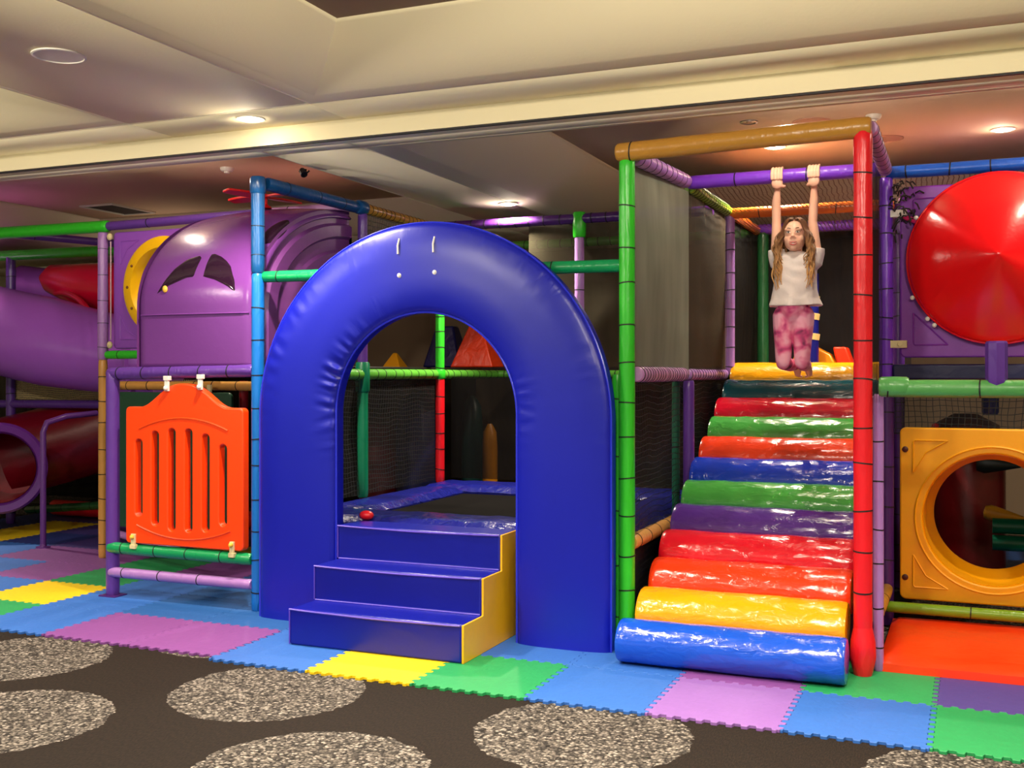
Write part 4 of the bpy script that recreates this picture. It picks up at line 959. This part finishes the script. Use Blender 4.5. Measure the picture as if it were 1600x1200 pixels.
lone(MB().lathe((.07, 8.55, .51), (1, -.1, -.12), [(.0, 0), (.045, .01), (.058, .05), (.05, .1), (.012, .27), (.002, .28)], 20), 'foam_spike', vinyl((214, 150, 30), .4, .1, name='mustard_foam'), 'mustard yellow foam cone sticking out, seen through the yellow hole', 'soft play block')
lone(MB().lathe((.02, 8.6, .86), (1, -.1, -.05), [(.0, 0), (.06, .01), (.075, .06), (.06, .12), (.012, .3), (.002, .31)], 20), 'foam_spike', vinyl((10, 24, 22), .5, .1, name='black_green_foam'), 'nearly black foam cone above the mustard one in the yellow hole', 'soft play block')
lone(MB().sweep([(.13, 8.5, .42), (1.0, 8.5, .42)], .055, 18).sweep([(.13, 8.5, .30), (1.0, 8.5, .30)], .055, 18), 'foam_barrier', vinyl((8, 110, 80), .3, .2, name='green_foam'), 'dark green double padded barrier seen through the yellow hole', 'soft play block')
bl = MB()
lone(MB().lathe((.12, 8.8, 1.2), (0, 0, 1), [(.05, 0), (.06, .02), (.06, .25), (.05, .27)], 18), 'hanging_bag', vinyl((30, 44, 170), .2, .2, name='blue_bag'), 'shiny blue hanging bag just under the green rail at right', 'soft play block')

# ------------------------------------------------------------------ the child
GO = Vector((-1.01, 6.9, 0))
pe = thing('person', (GO.x, GO.y, 1.5), 'long-haired child in white shirt and pink leggings hanging from the violet bar', 'person')
def capchain(mb, pts, rad, n=16, sx=1.0):
    P = [Vector(p) for p in pts]; out = []; rr = []
    # add rounded ends
    d0 = (P[0]-P[1]).normalized(); d1 = (P[-1]-P[-2]).normalized()
    Q = [P[0]+d0*rad[0]*.85, P[0]+d0*rad[0]*.55]; q = [rad[0]*.25, rad[0]*.75]
    for i in range(len(P)-1):
        for k in range(4):
            t = k/4; Q.append(P[i].lerp(P[i+1], t)); q.append(rad[i]*(1-t)+rad[i+1]*t)
    Q.append(P[-1]); q.append(rad[-1]); Q += [P[-1]+d1*rad[-1]*.55, P[-1]+d1*rad[-1]*.85]; q += [rad[-1]*.75, rad[-1]*.25]
    return mb.sweep(Q, q, n, sx=sx)
def remeshed(mb, name, mat, voxel, smooth=3, parent=pe):
    o = mb.build(name, mat, None)
    md = o.modifiers.new('r', 'REMESH'); md.mode = 'VOXEL'; md.voxel_size = voxel; md.use_smooth_shade = True
    if smooth:
        m2 = o.modifiers.new('s', 'SMOOTH'); m2.iterations = smooth; m2.factor = .5
    baked(o)
    o.data.transform(Matrix.Translation(GO))
    o.data.materials.clear(); o.data.materials.append(mat)
    o.data.shade_smooth()
    o.parent = parent; o.matrix_parent_inverse = parent.matrix_basis.inverted()
    return o
def skin_mat():
    m, t, b = base('skin'); b.inputs['Base Color'].default_value = rgb((240, 188, 160)); b.inputs['Roughness'].default_value = .5
    b.inputs['Subsurface Weight'].default_value = .15; b.inputs['Subsurface Radius'].default_value = (.02, .008, .005); b.inputs['Subsurface Scale'].default_value = .5
    return m
SKIN = skin_mat()
B = MB()
HZ = 2.355; HY_ = -.035   # head centre
# skull, jaw, cheeks, nose, ears, neck
B.ball((0, HY_+.005, HZ+.018), (.073, .086, .082), 24, 16)
B.ball((0, HY_-.022, HZ-.035), (.062, .062, .062), 24, 14)
B.ball((0, HY_-.050, HZ-.048), (.034, .030, .028), 16, 12)
B.ball((0, HY_-.055, HZ-.078), (.024, .022, .02), 14, 10)
for s in (-1, 1):
    B.ball((s*.032, HY_-.046, HZ-.026), (.028, .026, .028), 16, 12)
    B.ball((s*.074, HY_+.01, HZ-.012), (.010, .018, .026), 12, 8)
    B.ball((s*.026, HY_-.064, HZ+.034), (.030, .018, .014), 12, 8)
B.sweep([(0, HY_-.074, HZ+.015), (0, HY_-.086, HZ-.004), (0, HY_-.094, HZ-.018)], [.008, .010, .013], 12)
for s in (-1, 1): B.ball((s*.010, HY_-.082, HZ-.020), (.009, .009, .007), 10, 8)
capchain(B, [(0, -.005, HZ-.05), (0, 0, 2.22), (0, .005, 2.17)], [.040, .038, .05])
# torso under the shirt
capchain(B, [(-.005, .01, 2.16), (-.008, .01, 2.05), (-.012, .0, 1.93), (-.014, 0, 1.87)], [.066, .070, .078, .080])
# arms
for s, sh, el, wr, ha in ((-1, (-.115, .0, 2.225), (-.120, .01, 2.445), (-.112, -.0, 2.655), (-.110, -.0, 2.70)), (1, (.120, .0, 2.225), (.100, .01, 2.44), (.110, 0, 2.655), (.112, 0, 2.70))):
    capchain(B, [(s*.07, 0, 2.17), sh, tuple((Vector(sh)+Vector(el))/2), el, tuple((Vector(el)+Vector(wr))/2+Vector((s*.004, 0, .03))), wr], [.046, .040, .034, .028, .027, .018])
    hx = ha[0]
    # palm in front and below the bar, fingers over the top, thumb wrapping below from the side
    B.ball((hx, -.030, 2.69), (.036, .017, .040), 14, 10)
    capchain(B, [wr, (hx, -.018, 2.672)], [.019, .018])
    for k in range(4):
        fx = hx+s*(-.028+.019*k); ln = (0.92, 1.0, .97, .82)[k]; r0 = .0088-.0006*(k == 3)
        cz = 2.735; cr = .053
        pts = [(fx, cr*-math.cos(R(a_)), cz+cr*math.sin(R(a_))) for a_ in (-25, 10, 50, 50+45*ln, 50+85*ln)]
        capchain(B, pts, [r0*1.15, r0*1.1, r0, r0*.95, r0*.85], 10)
    tx = hx-s*.030
    capchain(B, [(tx+s*.008, -.030, 2.672), (tx-s*.006, -.018, 2.668), (tx-s*.010, .012, 2.674), (tx-s*.008, .036, 2.688)], [.012, .011, .0095, .0085], 10)
# hips and legs (skin below leggings), feet behind
for s, kx in ((-1, -.068), (1, .046)):
    hipx = -.014+s*.055
    capchain(B, [(hipx, .0, 1.86), ((hipx+kx)/2, -.03, 1.70), (kx, -.055, 1.575)], [.064, .054, .043])
    capchain(B, [(kx, -.045, 1.572), (kx*.8, .12, 1.56), (kx*.55, .27, 1.56)], [.040, .038, .024])
    ax = kx*.55
    capchain(B, [(ax, .27, 1.56), (ax, .315, 1.555), (ax+s*.004, .355, 1.525), (ax+s*.006, .38, 1.50)], [.024, .026, .026, .018], sx=1.0)
    for k in range(5): B.ball((ax+s*(-.018+.0095*k), .383, 1.485+.003*k), (.0065, .008, .011-.001*k), 8, 6)
body = remeshed(B, 'body', SKIN, .0028, 6)
# shirt
def fold_shirt():
    S = MB(); n = 40; rings = []
    prof_ = [(2.262, .045, .050, 0), (2.25, .075, .060, 0), (2.225, .115, .072, 0), (2.19, .128, .080, 0), (2.14, .128, .088, 0), (2.08, .130, .092, -.003), (2.02, .136, .095, -.006), (1.97, .148, .098, -.006), (1.935, .162, .104, -.004), (1.924, .165, .106, -.003)]
    fine = []
    for i in range(len(prof_)-1):
        for k in range(5):
            t = k/5; fine.append(tuple(prof_[i][q]*(1-t)+prof_[i+1][q]*t for q in range(4)))
    fine.append(prof_[-1])
    for z, a, b_, cx in fine:
        ring = []
        for j in range(n):
            th = 2*PI*j/n; x = cx+a*math.cos(th); y = b_*math.sin(th)
            drape = (.0015+.005*max(0, mnoise.noise(Vector((x*12+4, z*14, 2)))+.15))*math.sin((z-2.6*x*x+.25*x)*80+4*mnoise.noise(Vector((x*9, z*9, 0))))*max(0, -math.sin(th))*min(1, max(0, (2.22-z)/.05))*(1 if z > 1.96 else .4)
            hemf = .008*math.sin(th*7+1)*max(0, (2.0-z)/.08)
            ring.append((x*(1+hemf*3), y-drape-hemf, z-(.012*math.sin(th*3) if z < 1.93 else 0)*.3))
        rings.append(ring)
    S.rings(rings)
    for s, sh in ((-1, (-.105, 0, 2.20)), (1, (.108, 0, 2.20))):
        S.sweep([(s*.06, 0, 2.15), sh, (sh[0]+s*.012, .0, 2.25), (sh[0]+s*.014, .0, 2.277)], [.052, .058, .054, .052], 18)
    return S
def shirt_mat():
    m = vinyl((240, 230, 224), .85, .12, 22, name='white_cotton'); return m
shirt = remeshed(fold_shirt(), 'shirt', shirt_mat(), .0045, 2); shirt['label'] = 'loose white short-sleeved shirt'
def legging_mat():
    m, t, b = base('pink_leggings'); n = t.nodes; L = t.links
    tc = n.new('ShaderNodeTexCoord'); nz = n.new('ShaderNodeTexNoise'); nz.inputs['Scale'].default_value = 11; nz.inputs['Detail'].default_value = 2; nz.inputs['Distortion'].default_value = .4
    L.new(tc.outputs['Object'], nz.inputs['Vector']); cr = n.new('ShaderNodeValToRGB'); e = cr.color_ramp.elements
    e[0].position = .30; e[0].color = rgb((120, 40, 84)); e[1].position = .60; e[1].color = rgb((248, 176, 200)); q = e.new(.40); q.color = rgb((214, 74, 134)); q = e.new(.50); q.color = rgb((236, 132, 168))
    L.new(nz.outputs['Fac'], cr.inputs[0]); L.new(cr.outputs[0], b.inputs['Base Color']); b.inputs['Roughness'].default_value = .7
    return m
LG = MB()
capchain(LG, [(-.014, 0, 1.955), (-.014, 0, 1.90), (-.014, .004, 1.865)], [.092, .098, .088])
for s, kx in ((-1, -.068), (1, .046)):
    hipx = -.014+s*.058
    capchain(LG, [(hipx, .0, 1.87), (hipx*.96+kx*.04, -.012, 1.80), ((hipx+kx)/2, -.034, 1.69), (kx, -.058, 1.578)], [.070, .066, .055, .047])
    LG.ball((kx, -.070, 1.572), (.042, .038, .044), 16, 10)
    capchain(LG, [(kx, -.05, 1.572), (kx*.8, .12, 1.56), (kx*.58, .245, 1.56)], [.045, .042, .032])
lg = remeshed(LG, 'leggings', legging_mat(), .0045, 4); lg['label'] = 'pink marbled leggings'
# face details
def gpart(mb, name, mat, label=None, par=None):
    o = mb.build(name, mat, None); o.data.transform(Matrix.Translation(GO)); o.parent = par or pe
    if not par: o.matrix_parent_inverse = pe.matrix_basis.inverted()
    if label: o['label'] = label
    return o
EW = plastic((236, 230, 225), .2, 'eye_white'); EI = plastic((46, 26, 18), .15, 'iris'); LIP = vinyl((186, 84, 84), .4, .05, name='lips'); TEETH = plastic((240, 234, 224), .3, 'teeth'); BROW = vinyl((84, 52, 32), .8, .1, name='brow')
for s in (-1, 1):
    ey = gpart(MB().ball((s*.028, HY_-.0745, HZ+.014), (.0125, .0075, .0058), 16, 10), 'eye', EW)
    gpart(MB().ball((s*.028, HY_-.0795, HZ+.014), (.0056, .0035, .0052), 12, 8), 'iris', EI, par=ey)
    gpart(MB().sweep([(s*.015, HY_-.0785, HZ+.0185), (s*.028, HY_-.0815, HZ+.021), (s*.042, HY_-.075, HZ+.016)], .0017, 6), 'eyelash', EI)
    gpart(MB().sweep([(s*.015, HY_-.083, HZ+.0375), (s*.029, HY_-.082, HZ+.041), (s*.045, HY_-.071, HZ+.034)], [.0018, .0024, .0014], 6), 'eyebrow', BROW)
mz = HZ-.047
gpart(MB().sweep([(-.031, HY_-.066, mz+.009), (-.018, HY_-.0795, mz+.001), (0, HY_-.0850, mz-.001), (.018, HY_-.0795, mz+.001), (.031, HY_-.066, mz+.009)], [.0015, .003, .0036, .003, .0015], 8), 'upper_lip', LIP)
gpart(MB().sweep([(-.030, HY_-.066, mz+.008), (-.018, HY_-.0785, mz-.011), (0, HY_-.0835, mz-.0165), (.018, HY_-.0785, mz-.011), (.030, HY_-.066, mz+.008)], [.0015, .0034, .0045, .0034, .0015], 8), 'lower_lip', LIP)
gpart(MB().add([(x_, HY_-.0825+abs(x_)*.38, mz+dz+(abs(x_)**2)*9) for x_ in (-.026, -.018, -.01, 0, .01, .018, .026) for dz in (.001, -.0115*(1-(abs(x_)/.028)**2))], [(i*2, i*2+1, i*2+3, i*2+2) for i in range(6)]), 'teeth', TEETH)
# hair: cap of strands parted in the middle, wavy lengths in front of both shoulders
def hair_mat():
    m, t, b = base('hair'); n = t.nodes; L = t.links
    tc = n.new('ShaderNodeTexCoord'); sp = n.new('ShaderNodeSeparateXYZ'); L.new(tc.outputs['Object'], sp.inputs[0])
    nz = n.new('ShaderNodeTexNoise'); nz.inputs['Scale'].default_value = 60; L.new(tc.outputs['Object'], nz.inputs['Vector'])
    mr = n.new('ShaderNodeMapRange'); mr.inputs['From Min'].default_value = 2.36; mr.inputs['From Max'].default_value = 2.12; L.new(sp.outputs[2], mr.inputs['Value'])
    ad = n.new('ShaderNodeMath'); ad.operation = 'MULTIPLY_ADD'; ad.inputs[1].default_value = .5; ad.inputs[2].default_value = -.25; L.new(nz.outputs['Fac'], ad.inputs[0])
    a2 = n.new('ShaderNodeMath'); a2.operation = 'ADD'; a2.use_clamp = True; L.new(ad.outputs[0], a2.inputs[0]); L.new(mr.outputs[0], a2.inputs[1])
    cr = n.new('ShaderNodeValToRGB'); e = cr.color_ramp.elements; e[0].color = rgb((92, 58, 36)); e[1].color = rgb((206, 156, 96)); L.new(a2.outputs[0], cr.inputs[0])
    L.new(cr.outputs[0], b.inputs['Base Color']); b.inputs['Roughness'].default_value = .45
    return m
HM = hair_mat(); H_ = MB(); rn = random.Random(11)
# scalp shell behind and above the hairline
def scalp(az, el, r=1.0): return Vector((.079*r*math.sin(az)*math.cos(el), HY_+.006-.093*r*math.cos(az)*math.cos(el), HZ+.020+.089*r*math.sin(el)))
for s in (-1, 1):
    for k in range(44):
        f = k/43; az_end = s*(.95+2.1*f)
        pts = []; rad = []
        y0 = -.60+1.25*f  # start along the part line (front to back)
        st_ = Vector((s*.004, HY_+.006+y0*.085, HZ+.020+.089*math.sqrt(max(.02, 1-y0*y0*.85))))
        side = scalp(az_end, .12, 1.0)
        mid = scalp(az_end*.8 if f < .5 else az_end, .72, 1.04)
        pts += [st_, st_.lerp(mid, .55)+Vector((0, 0, .012)), mid, side]
        if f < .62:   # front lengths fall over the shoulders to the chest
            ln = 2.235-.22*rn.random()**.8; bx = s*(.060+.055*rn.random()); sy_ = -.070-.035*rn.random()
            for q_ in range(1, 9):
                t_ = q_/8; z_ = side.z+(ln-side.z)*t_
                pts.append(Vector((side.x*(1-t_)+bx*t_+s*.022*math.sin(PI*t_)+.010*math.sin(t_*13+k*1.7), side.y*(1-t_)+sy_*t_-.015*math.sin(PI*t_)+.006*math.cos(t_*12+k), z_)))
        else:
            ln = 2.18-.12*rn.random()
            for q_ in range(1, 6):
                t_ = q_/5; pts.append(Vector((side.x*(1+.1*t_)+.008*math.sin(t_*11+k), side.y+.02*t_+.02*math.sin(PI*t_)*0+(.03 if abs(side.x) < .06 else 0)*t_, side.z+(ln-side.z)*t_)))
        # smooth by subdividing (Catmull-Rom)
        Q = []
        for i in range(len(pts)-1):
            a = pts[max(i-1, 0)]; b_ = pts[i]; c = pts[i+1]; d = pts[min(i+2, len(pts)-1)]
            for u in (0, .33, .66):
                Q.append(.5*((2*b_)+(c-a)*u+(2*a-5*b_+4*c-d)*u*u+(-a+3*b_-3*c+d)*u**3))
        Q.append(pts[-1]); nn = len(Q)
        r0 = .0075 if f < .62 else .0095
        H_.sweep(Q, [r0*(.7+.5*math.sin(PI*min(1, i/nn*1.2)))*(1-(i/nn)**6*.8) for i in range(nn)], 6)
hr = gpart(H_, 'hair', HM, 'long wavy light brown hair over both shoulders')

# ------------------------------------------------------------------ tinted spots added without fixtures to colour the rear ceiling
def glow(x, y, z, c, p, r=.08):
    l = bpy.data.lights.new('added_glow', 'SPOT'); l.energy = p; l.color = c; l.spot_size = R(150); l.spot_blend = 1; l.shadow_soft_size = r
    o = bpy.data.objects.new('added_glow', l); COL.objects.link(o); o.location = (x, y, z); o.rotation_euler = (PI, 0, 0); return o
glow(-5.0, 7.5, 2.35, (1, .42, .40), 10); glow(-7.8, 9.35, 2.2, (1, .82, .62), 14); glow(1.9, 8.3, 2.2, (1, .85, .7), 16); glow(-.6, 7.7, 2.0, (1, .40, .30), 5); glow(.8, 7.9, 1.9, (1, .35, .3), 6)

# ------------------------------------------------------------------ world and output look
w = bpy.data.worlds.new('world'); scn.world = w; w.use_nodes = True
w.node_tree.nodes['Background'].inputs[0].default_value = (1, .93, .82, 1); w.node_tree.nodes['Background'].inputs[1].default_value = .6
scn.view_settings.view_transform = 'Standard'; scn.view_settings.look = 'None'; scn.view_settings.gamma = 1; scn.view_settings.use_curve_mapping = False
scn.view_settings.exposure = .12
